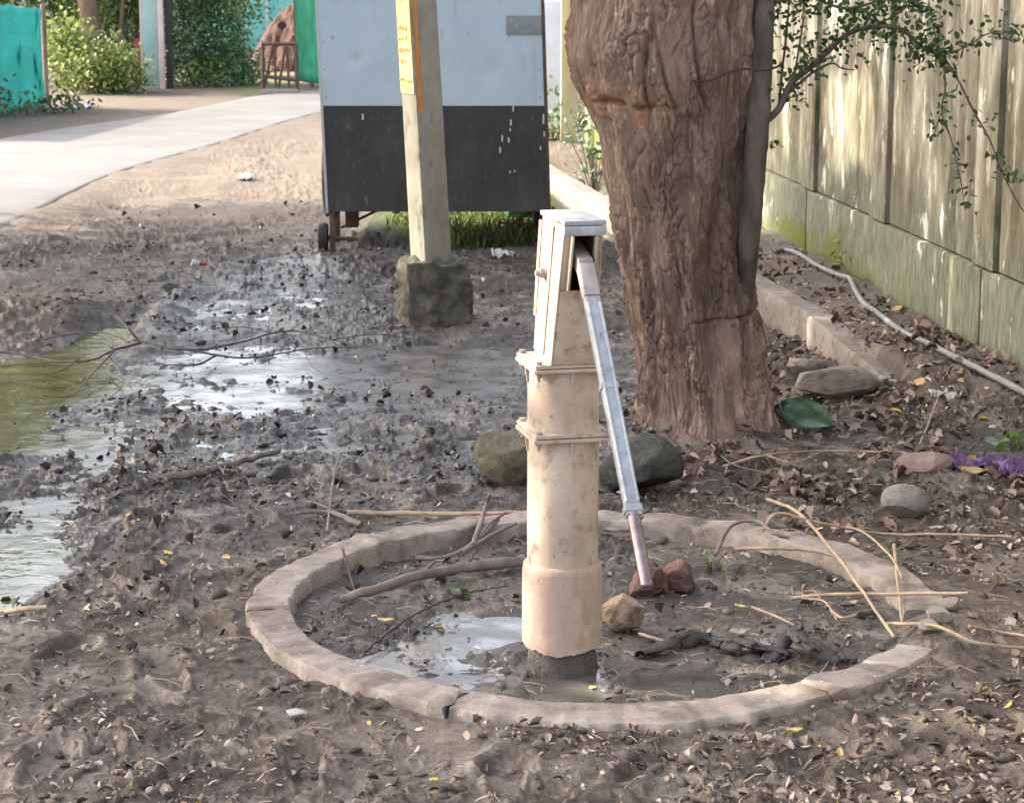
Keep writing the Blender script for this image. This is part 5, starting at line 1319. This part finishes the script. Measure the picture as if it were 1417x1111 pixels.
# blackened bark pieces on the mud in the ring
def bark_piece(P, wdt, label):
    pts = spline([gp(a, b, c + .008) for a, b, c in P], 8); mb = MB(); n = len(pts); rs = random.Random(int(wdt * 1000) + n)
    for i in range(0, n, 2):
        t = (pts[min(i + 1, n - 1)] - pts[max(i - 1, 0)]).normalized(); L_, w_ = rs.uniform(.05, .10), wdt * rs.uniform(.35, .8)
        side = t.cross(Vector((0, 0, 1))).normalized(); up = Vector((0, 0, 1)); roll = rs.uniform(-.7, .7); side, up = side * math.cos(roll) + up * math.sin(roll), up * math.cos(roll) - side * math.sin(roll)
        t = (t + side * rs.uniform(-.3, .3) + up * rs.uniform(-.12, .12)).normalized(); v, f = [], []; m = 9
        for a in range(m):
            for b in range(6):
                u, q = a / (m - 1) - .5, b / 5 - .5; ed = 1 - 0.5 * abs(u) * 2 * rs.uniform(.3, 1)
                v.append(pts[i] + t * (u * L_ + 0.012 * float(n2(q * 6 + i, 2))) + side * q * w_ * 2 * ed + up * (0.014 - 0.9 * w_ * q * q * 2 + 0.006 * float(n2(u * 6 + i, q * 6))))
        for a in range(m - 1):
            for b in range(5): f.append((a * 6 + b, (a + 1) * 6 + b, (a + 1) * 6 + b + 1, a * 6 + b + 1))
        mb.add(v, f)
    o = mb.build('bark_piece', BLACKB, None, 180)
    md = o.modifiers.new('thick', 'SOLIDIFY'); md.thickness = 0.005
    c = pts[n // 2]; o.data.transform(Matrix.Translation(-c)); o.location = c
    tag(o, label, 'bark')


bark_piece([(905, 908, 0), (950, 896, .012), (990, 903, .015), (1030, 906, .01), (1078, 912, 0)], 0.035, 'long curled strip of blackened bark on mud inside the ring')
bark_piece([(1070, 915, 0), (1095, 900, .03), (1115, 910, .02), (1140, 910, 0)], 0.035, 'small crumpled piece of blackened bark at the end of a longer strip')

# large single leaves and scraps
def big_leaf(px, py, length, width, rz, tilt, mat, label, name='fallen_leaf', cat='leaf', curl=0.25, lift=0.03, roll=0.0):
    n = 14; v, f = [], []
    for i in range(n + 1):
        t = i / n; w_ = width / 2 * (math.sin(math.pi * min(1, t * 1.02)) ** 0.7) * (1.15 - 0.4 * t) if 0 < i < n else 0.002
        for j in (-1, -0.5, 0, 0.5, 1):
            v.append(((t - 0.5) * length, j * w_, curl * width * (abs(j) ** 1.5) * 0.6 + 0.15 * length * (t - 0.5) ** 2 + 0.02 * length * math.sin(t * 9 + 1) * abs(j)))
    for i in range(n):
        for j in range(4): f.append((i * 5 + j, (i + 1) * 5 + j, (i + 1) * 5 + j + 1, i * 5 + j + 1))
    o = MB().add(v, f).build(name, mat, None, 180)
    md = o.modifiers.new('thick', 'SOLIDIFY'); md.thickness = 0.0015
    p = gp(px, py); o.location = (p.x, p.y, p.z + lift); o.rotation_euler = (roll, tilt, rz)
    tag(o, label, cat)
    return o


GL = surf('glossy_green_leaf', [(0.3, (0.022, 0.048, 0.018)), (0.7, (0.06, 0.105, 0.045))], 20, (1, 0.4, 1), rough=(0.22, 0.4), bump=(60, 0.3, 0.004), stains=[((0.30, 0.34, 0.29), 16, 0.62, 0.7, (0.6, 2, 1))])
big_leaf(1118, 598, 0.235, 0.135, R(-42), R(12), GL, 'large glossy dark green leaf fallen at the foot of the tree', roll=R(38), lift=0.05)
big_leaf(1372, 624, 0.06, 0.045, R(30), R(8), surf('pale_green_leaf', [(0.3, (0.17, 0.25, 0.17)), (0.7, (0.26, 0.34, 0.24))], 20, rough=(0.4, .6)), 'pale green leaf on the litter just behind the purple cloth', roll=R(30))
YL = surf('yellow_leaf', [(0.3, (0.55, 0.36, 0.07)), (0.7, (0.68, 0.48, 0.13))], 30, rough=(0.5, 0.7), bump=None)
big_leaf(1100, 1017, 0.040, 0.018, R(25), R(6), YL, 'orange yellow leaf on the soil in front of the pale ring edge', lift=0.012)
big_leaf(1346, 662, 0.085, 0.035, R(15), R(8), surf('tan_leaf', [(0.3, (0.42, 0.27, 0.11)), (0.7, (0.55, 0.38, 0.18))], 30, rough=(0.5, 0.7), bump=None), 'large tan leaf lying against the purple cloth', roll=R(25), lift=0.025)
big_leaf(233, 772, 0.030, 0.020, R(-30), R(10), YL, 'small yellow leaf on dark soil between the puddle and the ring', lift=0.015)
big_leaf(314, 778, 0.028, 0.02, R(-60), R(10), YL, 'yellow leaf beside a tiny pale stick left of the ring', lift=0.015)
big_leaf(200, 660, 0.042, 0.022, R(25), R(10), surf('cream_leaf', [(0.3, (0.5, 0.45, 0.30)), (0.7, (0.62, 0.56, 0.4))], 30, rough=(.5, .7), bump=None), 'cream coloured leaf near the end of the thick grey stick', lift=0.015)
big_leaf(600, 1086, 0.028, 0.018, R(65), R(10), YL, 'yellow leaf on bare soil farthest out in front of the ring', lift=0.012)
big_leaf(534, 864, 0.042, 0.022, R(8), R(5), YL, 'bright yellow leaf on black mud inside the ring, left of the pump', lift=0.012)
big_leaf(518, 860, 0.024, 0.016, R(120), R(15), YL, 'smaller curled yellow leaf next to the bright yellow one in the ring', lift=0.015)
big_leaf(820, 958, 0.026, 0.018, R(80), R(5), surf('lime_leaf', [(0.3, (0.45, 0.42, 0.08)), (0.7, (0.6, 0.56, 0.16))], 30, bump=None), 'lime yellow leaf floating in the dark water before the pump foot', lift=0.012)
big_leaf(1198, 936, 0.036, 0.014, R(95), R(-35), surf('olive_yellow_leaf', [(0.3, (0.38, 0.30, 0.06)), (0.7, (0.5, 0.4, 0.1))], 30, bump=None), 'olive yellow leaf standing at the inner front edge of the ring', lift=0.015)
big_leaf(1025, 848, 0.034, 0.022, R(20), R(15), surf('light_yellow_leaf', [(0.3, (0.55, 0.46, 0.14)), (0.7, (0.7, 0.6, 0.25))], 30, bump=None), 'light yellow leaf at the end of a dry twig inside the ring', lift=0.018)


def scrap(px, py, sx, sy, h, mat, label, cat, name, seed, rz=0.0, dy=0.0):
    n = 22; v, f = [], []
    for j in range(n + 1):
        for i in range(n + 1):
            u, w_ = i / n - .5, j / n - .5
            rr = 1 + 0.35 * float(n2(math.cos(math.atan2(w_, u)) * 2 + seed, math.sin(math.atan2(w_, u)) * 2))
            x, y = u * sx * rr, w_ * sy * rr
            v.append((x, y, h * (0.45 + 0.9 * float(n2(u * 5 + seed, w_ * 5)) + 0.5 * float(n2(u * 12, w_ * 12 + seed)))))
    for j in range(n):
        for i in range(n): q = j * (n + 1) + i; f.append((q, q + 1, q + n + 2, q + n + 1))
    o = MB().add(v, f).build(name, mat, None, 180); md = o.modifiers.new('thick', 'SOLIDIFY'); md.thickness = 0.0015
    p = gp(px, py); o.location = (p.x, p.y + dy, p.z + 0.006); o.rotation_euler = (0, 0, rz)
    return tag(o, label, cat)


WHITE = surf('white_plastic', [(0.3, (0.55, 0.53, 0.50)), (0.7, (0.78, 0.76, 0.74))], 20, rough=(0.4, 0.6), bump=None)
PURP = surf('purple_cloth_dye', [(0.3, (0.075, 0.04, 0.11)), (0.7, (0.19, 0.11, 0.24))], 25, rough=(0.8, 0.95), bump=(150, 0.4, 0.003))
scrap(1355, 652, 0.26, 0.16, 0.035, PURP, 'crumpled purple cloth half buried in leaf litter by the wall', 'cloth', 'cloth', 3, 0.2)
scrap(1408, 664, 0.13, 0.09, 0.045, PURP, 'small purple rag beside the larger purple cloth', 'cloth', 'cloth', 8, 0.8)
scrap(697, 356, 0.12, 0.12, 0.035, WHITE, 'torn white plastic scrap on mud in front of the cart', 'scrap', 'plastic_scrap', 5)
scrap(271, 369, 0.045, 0.07, 0.03, WHITE, 'white half of a crumpled wrapper beside its red half', 'wrapper', 'wrapper', 6)
scrap(282, 370, 0.035, 0.06, 0.03, surf('red_foil', [(0.3, (0.5, 0.08, 0.06)), (0.7, (0.65, 0.16, 0.13))], 20, rough=(0.3, 0.5), bump=None), 'red crumpled wrapper on mud between the road and the cart', 'wrapper', 'wrapper', 9)
scrap(338, 248, 0.09, 0.2, 0.03, WHITE, 'white paper scrap on the sunny dirt verge near the road', 'scrap', 'paper_scrap', 12)
scrap(112, 150, 0.22, 0.5, 0.06, WHITE, 'white plastic litter lying below the yellow green bush', 'litter', 'plastic_scrap', 15)
scrap(1310, 550, 0.12, 0.14, 0.03, surf('grey_paper', [(0.3, (0.36, 0.32, 0.29)), (0.7, (0.52, 0.47, 0.44))], 20, bump=None), 'pale grey torn paper in the litter below the hose', 'scrap', 'paper_scrap', 18)
CARD = surf('green_plastic', [(0.3, (0.02, 0.16, 0.05)), (0.7, (0.05, 0.30, 0.10))], 12, rough=(0.35, 0.5), bump=None)
p = at(718, 303, 13.4)
o = MB().box((0, 0, 0), (0.16, 0.12, 0.055), bevel=0.008).box((0, 0, 0.036), (0.12, 0.085, 0.018), bevel=0.006).build('plastic_tub', CARD, None)
o.location = (p.x, p.y, hz(p.x, p.y) + 0.06); o.rotation_euler = (R(4), R(5), 0.25); tag(o, 'bright green plastic tub lying on the grassy bank under the cart', 'tub')

# grass under and behind the cart, weeds
def blades(name, X, Y, hmin, hmax, cols, label=None):
    n = len(X); Z = height(X, Y)
    a = RNG.uniform(0, 2 * math.pi, n); h = RNG.uniform(hmin, hmax, n); w_ = h * 0.06 + 0.003
    lean = RNG.normal(0, 0.35, (n, 2)) * h[:, None]
    B = np.stack([X, Y, Z - 0.005], 1); S = np.stack([np.cos(a) * w_, np.sin(a) * w_, np.zeros(n)], 1)
    M_ = B + np.stack([lean[:, 0] * .4, lean[:, 1] * .4, h * .6], 1); T_ = B + np.stack([lean[:, 0], lean[:, 1], h], 1)
    v = np.stack([B - S, B + S, M_ + S * .7, T_, M_ - S * .7], 1).reshape(-1, 3)
    f = (np.arange(n)[:, None] * 5 + np.arange(5)[None]).ravel()
    t = np.repeat(tints(n, cols), 5, axis=0)
    return link(name, np_mesh(name, v, f, np.full(n, 5), t), GREEN)


n = 5000
X = RNG.uniform(-0.75, 0.25, n); Y = RNG.uniform(13.15, 18.5, n)
tag(blades('grass', X, Y, 0.015, 0.05, [(0.14, 0.19, 0.04), (0.22, 0.27, 0.06), (0.09, 0.13, 0.03)]), kind='stuff')
X = RNG.uniform(-0.38, 0.2, 420); Y = RNG.uniform(12.9, 13.2, 420)
tag(blades('tall_grass', X, Y, 0.03, 0.10, [(0.05, 0.08, 0.02), (0.09, 0.13, 0.03), (0.14, 0.16, 0.07)]), kind='stuff')


def weed(px, py, label, n=16, size=0.03, spread=0.03, h=0.05, cols=((0.06, 0.13, 0.03), (0.12, 0.20, 0.05)), name='weed', cat='weed', p=None):
    p = p or gp(px, py); P = RNG.normal(size=(n, 3)) * np.array([spread, spread, h * .4]) + np.array([0, 0, h * .6]); P[:, 2] = np.abs(P[:, 2])
    E = empty(name, p, label, cat)
    V, f, s, t = leaf_cloud(P, RNG.uniform(.7, 1.3, n) * size, tints(n, cols), (0, 0, 1), 0.45, 0.5)
    link('leaves', np_mesh('leaves', V, f, s, t), GREEN, E)
    mb = MB()
    for k in range(0, n, 2): mb.tube([(0, 0, -0.01), tuple(P[k] * np.array([.5, .5, .6])), tuple(P[k])], 0.0018, 5)
    mb.build('stem', TWIG, E)


weed(640, 828, 'small green weed sprouting in the mud between the branch and the pump', 18, 0.030, 0.035, 0.02)
weed(985, 790, 'tiny green sprig at the inner back edge of the ring beside the brick lumps', 12, 0.022, 0.025, 0.05)
weed(1172, 372, 'bright green weed growing from the base of the mossy wall', 40, 0.045, 0.07, 0.12, ((0.16, 0.24, 0.04), (0.24, 0.32, 0.06)))
weed(1405, 622, 'tuft of green weed at the foot of the wall by the purple cloth', 22, 0.04, 0.04, 0.05, ((0.10, 0.18, 0.04), (0.16, 0.24, 0.06)))
weed(1235, 768, 'single green seedling among litter behind the ring', 6, 0.02, 0.012, 0.03)
p = at(815, 245, 15.9)
weed(0, 0, 'dark glossy leaved plant growing in the drain beside the trunk', 130, 0.06, 0.12, 0.55, ((0.03, 0.075, 0.04), (0.06, 0.13, 0.075), (0.12, 0.2, 0.12)), 'drain_plant', 'plant', p=Vector((0.60, 16.4, -0.1)))

# ------------------------------------------------------------------ far side of the road
def foliage_thing(name, label, cat, px, py, ellipsoids, nclump, per, size, cols, wts=None, spread=0.12, trunk=None, group=None):
    b = g(px, py); E = empty(name, b, label, cat, group)
    V, f, s, t = crown_leaves([(e[0], e[1], e[2]) for e in ellipsoids], [(e[3], e[4], e[5]) for e in ellipsoids], nclump, per, size, cols, wts, spread=spread, flat=0.2)
    k = V[:, 2].reshape(-1, 6).min(1) > -0.02
    kk = np.repeat(k, 6); V = V[kk]; t = t[kk]; nk = int(k.sum()); bb = (np.arange(nk) * 6)[:, None]
    f = np.concatenate([bb + np.array([0, 1, 2, 3]), bb + np.array([0, 3, 4, 5])], 1).ravel()
    link('foliage' if trunk is None else 'crown', np_mesh(name, V, f, np.full(2 * nk, 4), t), GREEN, E)
    mb = MB()
    if trunk:
        for (P, r0, r1) in trunk:
            s_ = spline([Vector(q) for q in P], 6); mb.tube(s_, [r0 + (r1 - r0) * i / (len(s_) - 1) for i in range(len(s_))], 10, wob=.06)
        mb.build('trunk', STEMB, E, 180)
    else:
        for _ in range(7):
            e = random.choice(ellipsoids); mb.tube([(e[0] * .5, e[1], -0.05), (e[0] + random.uniform(-.2, .2), e[1], e[2])], [0.02, 0.008], 6)
        mb.build('stem', STEMB, E, 180)
    return E


STEMB = surf('brown_stem', [(0.3, (0.10, 0.065, 0.045)), (0.7, (0.22, 0.15, 0.11))], 10, (1, 1, .5), rough=(.8, .95))
YG = [(0.15, 0.20, 0.045), (0.22, 0.27, 0.07), (0.10, 0.15, 0.035), (0.30, 0.33, 0.12)]
DG = [(0.065, 0.125, 0.055), (0.105, 0.18, 0.08), (0.16, 0.24, 0.12)]  # greens lightened to carry distance haze in the leaf colour
PG = [(0.16, 0.22, 0.12), (0.25, 0.30, 0.18), (0.38, 0.40, 0.24)]
# yellow-green bush in front of the brown trunk (base around px 140,128)
foliage_thing('bush', 'yellow green leafy bush beside the turquoise net fence', 'bush', 135, 130, [(-0.12, 0, 0.34, 0.38, 0.3, 0.24), (0.22, 0.1, 0.25, 0.34, 0.3, 0.24), (-0.42, 0.3, 0.62, 0.25, 0.3, 0.2), (0.05, 0.2, 0.12, 0.45, .3, .14)], 60, 20, 0.06, YG)
foliage_thing('tree', 'brown trunked tree rising behind the yellow green bush', 'tree', 126, 122, [(0, 0.4, 2.9, 1.5, 1.2, 1.1), (-1.3, 1.2, 2.6, 1.1, 1.0, 1.0), (1.0, 0.8, 2.4, 0.9, 1.0, 0.9), (0.3, 0.9, 1.6, 0.75, .4, .3), (-0.3, 0.5, 4.2, 1.2, 1.2, 1.0), (-0.9, .6, 5.3, 1.3, 1.1, 1.1), (-2.3, 1.2, 4.4, 1.3, 1.1, 1.2), (-2.6, 1, 5.8, 1.3, 1, 1)], 120, 18, 0.11, YG + PG[:2], trunk=[([(0, 0, -.1), (0.02, 0, .7), (-0.03, 0, 1.5), (0.05, 0, 2.6)], 0.14, 0.10), ([(.35, .1, -.1), (.38, .1, .6), (.48, .1, 1.6)], 0.035, 0.02)])
foliage_thing('bush', 'pale green hanging foliage behind the brown trunk', 'bush', 175, 118, [(0.05, 0.5, 0.85, 0.30, 0.3, 0.5), (0.0, 0.4, 1.3, 0.45, 0.4, 0.4), (-1.0, 0.8, 1.05, 0.5, 0.3, 0.6), (-0.5, 1.0, 0.8, 0.4, 0.3, 0.7)], 70, 18, 0.065, YG + PG)
foliage_thing('hedge', 'tall dense dark green hedge past the red and green gateway', 'hedge', 276, 118, [(-0.12, 0, 0.6, 0.42, 0.4, 0.6), (0.25, 0.3, 0.7, 0.42, 0.4, 0.7), (0.0, 0.2, 1.5, 0.55, 0.5, 0.6), (0.3, 0.2, 0.2, 0.4, 0.4, 0.25)], 120, 22, 0.055, DG + YG[:1])
foliage_thing('tree', 'loose pale leaves hanging over the gateway and the dark hedge', 'tree', 235, 112, [(-0.7, 0.0, 0.98, 0.45, 0.3, 0.20), (0.2, -0.3, 1.12, 0.6, 0.3, 0.16), (0.9, 0.0, 1.10, 0.45, 0.3, 0.2), (0, 0.6, 2.1, 1.2, 0.8, 0.7)], 55, 16, 0.06, PG + YG, trunk=[([(-0.1, 0.8, -.1), (-0.1, .8, 1.0), (0, .6, 2.2)], 0.07, 0.05)])
foliage_thing('hedge', 'low green weeds along the foot of the dark hedge', 'weeds', 285, 120, [(0.0, -0.1, 0.1, 0.5, 0.15, 0.13), (0.35, 0.3, 0.12, 0.35, .2, .14)], 40, 12, 0.06, DG + YG[:2])
foliage_thing('tree', 'pale leaved tree hanging over the turquoise wall and soil heap', 'tree', 372, 96, [(-0.3, -1.0, 1.95, 0.8, 0.5, 0.5), (0.5, -0.8, 1.9, 0.7, 0.5, 0.45), (0.1, 0.5, 3.0, 1.4, 1.2, 0.9)], 60, 16, 0.12, PG + [(0.5, 0.45, 0.22)], trunk=[([(1.0, 1.0, -.1), (0.95, .9, 1.2), (0.6, .4, 2.4)], 0.08, 0.06)])
foliage_thing('tree', 'tall leafy tree behind the turquoise net fence', 'tree', -60, 118, [(0, 0.5, 2.6, 1.6, 1.2, 1.2), (-1.5, 1, 3.4, 1.6, 1.2, 1.4), (0.3, 1, 4.2, 1.5, 1.2, 1.2), (0.4, 0.2, 1.5, 0.9, .6, .4)], 110, 18, 0.13, YG + DG[1:], trunk=[([(-.3, 0, -.1), (-.3, 0, 1.2), (-.2, .1, 2.6)], 0.13, 0.10)])
foliage_thing('bush', 'dark green undergrowth between the turquoise net and the brown trunk', 'bush', 95, 122, [(-0.1, 0.3, 0.4, 0.35, 0.3, 0.4), (0.1, 0.6, 0.95, 0.5, 0.4, 0.35), (-0.3, 0.8, 1.3, 0.5, .4, .4)], 60, 18, 0.065, DG + YG)
foliage_thing('bush', 'grey green weeds growing at the foot of the turquoise net', 'weeds', 20, 160, [(-0.1, -0.1, 0.06, 0.35, 0.2, 0.12), (0.45, 0.3, 0.05, 0.3, 0.2, 0.1)], 22, 10, 0.07, [(0.08, 0.12, 0.04), (0.14, 0.17, 0.06)])

NETM = surf('turquoise_net', [(0.3, (0.01, 0.30, 0.24)), (0.6, (0.015, 0.42, 0.34)), (0.75, (0.04, 0.55, 0.45))], 3, (1, 1, 1.5), rough=(0.6, 0.8), bump=(14, 0.5, 0.03), stains=[((0.008, 0.20, 0.15), 6, 0.60, 0.75, (1, 1, .6))])


def net(name, pxs, top, bot, mat, label, cat, Y=None, post=True, fold=1.0):
    """sagging cloth between posts, pxs list of (px, basepy), top height list"""
    E = empty(name, g(*pxs[0]), label, cat); nx, nz = 60, 16; v, f = [], []
    B = [g(*q) for q in pxs]
    for i in range(nx + 1):
        t = i / nx * (len(B) - 1); k = min(int(t), len(B) - 2); p = B[k].lerp(B[k + 1], t - k); hh = top[k] + (top[k + 1] - top[k]) * (t - k)
        for j in range(nz + 1):
            s = j / nz; q = p + Vector((0.03 * float(n2(t * 5, s * 2)), fold * (0.10 * float(n2(t * 9 + 3, s * 2)) + 0.05 * float(n2(t * 25, s * 5)) + 0.04 * math.sin(s * 9)), bot + (hh - bot) * s + (0.03 * float(n2(t * 8, 5)) if j == nz else 0)))
            v.append(q - E.location)
    for i in range(nx):
        for j in range(nz): f.append((i * (nz + 1) + j, (i + 1) * (nz + 1) + j, (i + 1) * (nz + 1) + j + 1, i * (nz + 1) + j + 1))
    o = MB().add(v, f).build('net', mat, E, 180); md = o.modifiers.new('thick', 'SOLIDIFY'); md.thickness = 0.006
    if post:
        for p, h in zip(B, top):
            MB().tube([p - E.location + Vector((0, 0.12, -.1)), p - E.location + Vector((0, 0.12, h + .05))], 0.03, 8).build('post', STEMB, E)


net('net_fence', [(-190, 195), (-40, 166), (62, 148)], [1.25, 1.2, 1.08], 0.0, NETM, 'sagging turquoise shade net fence at the roadside beside the yellow green bush', 'net fence')
net('net_fence', [(322, 108), (336, 104)], [1.6, 1.6], 0.0, surf('bright_turquoise', [(0.3, (0.02, 0.45, 0.42)), (0.7, (0.05, 0.62, 0.58))], 4, rough=(.6, .8), bump=None), 'narrow bright turquoise net beside the grey pole', 'net fence', post=False)
net('net_fence', [(410, 118), (430, 122), (462, 124)], [1.9, 1.9, 1.9], 0.06, surf('dark_green_sheet', [(0.3, (0.02, 0.24, 0.13)), (0.7, (0.045, 0.36, 0.20))], 4, rough=(.6, .8), bump=(14, .4, .03)), 'dark green sheet screen standing at the roadside behind the cart', 'screen', fold=0.3)


def slab_thing(name, px, py, w_px, h, th, mat, label, cat, dy=0.0, rz=0.0):
    p = g(px, py); s = p.length / F
    o = MB().box((0, 0, h / 2 - 0.05), (w_px * s, th, h + 0.1), bevel=0.01).build(name, mat, None); o.location = (p.x, p.y + dy, 0); o.rotation_euler = (0, 0, rz); tag(o, label, cat); return o


def gateway():
    REDM = surf('red_sheet', [(0.3, (0.32, 0.04, 0.05)), (0.7, (0.45, 0.08, 0.09))], 6, rough=(.5, .7))
    GRN = surf('faded_green_sheet', [(0.3, (0.22, 0.36, 0.34)), (0.7, (0.33, 0.46, 0.43))], 5, (1, 1, .5), rough=(.5, .7))
    PNK = surf('pinkish_post', [(0.3, (0.52, 0.38, 0.37)), (0.7, (0.66, 0.52, 0.5))], 8, rough=(.6, .8))
    b = g(210, 123); E = empty('gate', b, 'faded green sheet gate with pinkish post and red panel between the bushes', 'gate'); s = b.length / F

    def part(nm, px0, px1, h, th, y, mat): MB().box((((px0 + px1) / 2 - 210) * s, y, h / 2 - .03), ((px1 - px0) * s, th, h + .06), bevel=0.006).build(nm, mat, E)
    part('gate_sheet', 200, 221, 1.5, 0.02, 0.0, GRN); part('red_panel', 184, 197, 0.62, 0.02, 0.25, REDM); part('post', 196, 200, 1.5, 0.05, 0.05, PNK)
    part('post', 222, 229, 1.6, 0.07, -0.03, PNK); part('back_sheet', 229, 238, 1.5, 0.03, 0.1, surf('dark_sheet', [(0.3, (0.03, 0.03, 0.03)), (.7, (.06, .055, .05))], 6))


gateway()


def far_pole():
    b = g(342, 100); E = empty('street_pole', b, 'thin grey metal pole in a concrete block beside the soil heap', 'pole')
    MB().tube([(-0.03, 0, 0), (-0.09, 0, 1.0), (-0.16, 0, 3.5)], 0.04, 12).build('shaft', surf('grey_pole', [(0.3, (0.25, 0.25, 0.26)), (.7, (.36, .36, .37))], 8), E, 60)
    MB().box((0.02, 0, 0.09), (0.19, 0.22, 0.2), bevel=0.02).build('block', surf('pale_concrete', [(0.3, (0.42, 0.40, 0.37)), (.7, (.55, .53, .5))], 8), E)


far_pole()
# soil heap
def heap():
    n = 70; v, f = [], []; c = g(398, 100); c.y += 1.2
    for j in range(n + 1):
        for i in range(n + 1):
            x, y = (i / n - .5) * 2.4, (j / n - .5) * 3.2; r = math.hypot(x / 0.72, y / 1.2)
            h = 0.98 * max(0, 1 - r ** 1.7) + 0.13 * float(n2(x * 3 + 2, y * 3)) * (r < 1.15) + 0.08 * float(n2(x * 8, y * 8)) + 0.05 * float(n2(x * 19, y * 19))
            v.append((x, y, h - 0.06))
    for j in range(n):
        for i in range(n): q = j * (n + 1) + i; f.append((q, q + 1, q + n + 2, q + n + 1))
    o = MB().add(v, f).build('soil_heap', surf('red_soil', [(0.3, (0.045, 0.018, 0.013)), (.7, (.09, .037, .027))], 5, rough=(.85, .95), bump=(25, .6, .03)), None, 180)
    o.location = c; tag(o, 'rounded heap of red soil in front of the turquoise wall', 'soil heap')


heap()
TURQ = surf('turquoise_wall', [(0.3, (0.16, 0.55, 0.55)), (0.7, (0.26, 0.68, 0.67))], 3, rough=(.7, .9), bump=None)
E = empty('building', (-3.9, 37.0, 0), 'turquoise painted building wall behind the soil heap', 'building')
MB().box((0, 0, 1.3), (3.4, 0.2, 2.8), bevel=0.01).build('wall', TURQ, E)
MB().box((-0.1, -0.14, 1.0), (0.05, 0.06, 2.2), bevel=0.01).build('post', surf('white_post', [(0.3, (.5, .55, .55)), (.7, (.65, .7, .7))], 5), E)
MB().box((0, 0.1, 2.78), (3.7, 0.9, 0.10), bevel=0.01).build('roof', surf('roof_slab', [(0.3, (.3, .3, .3)), (.7, (.4, .4, .4))], 5), E)
E = empty('building', (-9.0, 36.0, 0), 'pale building wall glimpsed between the bushes above the net fence', 'building')
MB().box((0, 0, 1.2), (8.2, 0.2, 2.6), bevel=0.01).build('wall', surf('pale_blue_wall', [(0.3, (.36, .46, .46)), (.7, (.5, .58, .57))], 3, bump=None), E)
MB().box((0, 0.1, 2.55), (8.5, 0.9, 0.10), bevel=0.01).build('roof', surf('roof_edge', [(0.3, (.3, .28, .26)), (.7, (.4, .38, .36))], 5), E)
# leaning frame barrier by the road
def barrier():
    b = g(388, 133); s = b.length / F; E = empty('barrier', b, 'rusty brown metal frame barrier with crossed bars at the roadside', 'barrier')
    RB = surf('brown_iron', [(0.3, (0.045, 0.025, 0.02)), (.7, (.09, .052, .042))], 10, rough=(.6, .8)); X = lambda px: (px - 388) * s; Zp = lambda py: (133 - py) * s
    fr = MB()
    for q in (((364, 133), (365, 64)), ((364, 63), (412, 63)), ((411, 63), (411, 133)), ((364, 106), (411, 112))): fr.tube([(X(a), 0, Zp(c)) for a, c in q], 0.022, 8)
    fr.build('frame', RB, E)
    for q in (((381, 66), (382, 122)), ((398, 66), (400, 122)), ((379, 66), (366, 122)), ((396, 66), (386, 122))): MB().tube([(X(a), 0.01, Zp(c)) for a, c in q], 0.016, 8).build('bar', RB, E)
    MB().box((X(388), 0, 0.04), (50 * s, 0.09, 0.08), bevel=0.008).build('base_board', surf('grey_board', [(0.3, (.2, .17, .17)), (.7, (.3, .26, .26))], 8), E)


barrier()
# pale post beyond the cart, white wall and creeper behind it
PP = surf('pale_post', [(0.3, (0.40, 0.34, 0.20)), (0.7, (0.62, 0.54, 0.36))], 6, (1, 1, .3), rough=(.8, .95), stains=[((0.40, 0.42, 0.05), 3, 0.55, 0.7, (1, 1, .4))])
slab_thing('gate_post', 787, 196, 23, 2.6, 0.16, PP, 'pale yellowish concrete post beside the far edge of the cart', 'post')
slab_thing('white_wall', 760, 168, 70, 1.22, 0.15, surf('whitewash', [(0.3, (0.55, 0.53, 0.52)), (0.7, (0.72, 0.71, 0.71))], 4, rough=(.8, .95), stains=[((0.30, .27, .22), 3, .55, .75, (1, 1, .5))]), 'whitewashed wall seen in the gap between the cart and the pale post', 'wall')
foliage_thing('creeper', 'leafy weeds below the white wall beside the pale post', 'weeds', 764, 195, [(0.0, 0.0, 0.15, 0.16, 0.2, 0.2), (0.35, 0.6, 0.3, 0.25, 0.3, 0.35)], 26, 12, 0.06, DG + [(0.2, 0.2, 0.08)])
foliage_thing('tree', 'dark leaved tree behind the white wall and the compound wall', 'tree', 800, 140, [(-0.3, 1, 2.2, 1.4, .8, .8), (0.4, .6, 1.0, 1.0, .6, .9)], 70, 18, 0.10, DG, trunk=[([(0.2, 1, -.1), (.2, 1, 1.0), (.1, 1, 2.2)], .1, .07)])
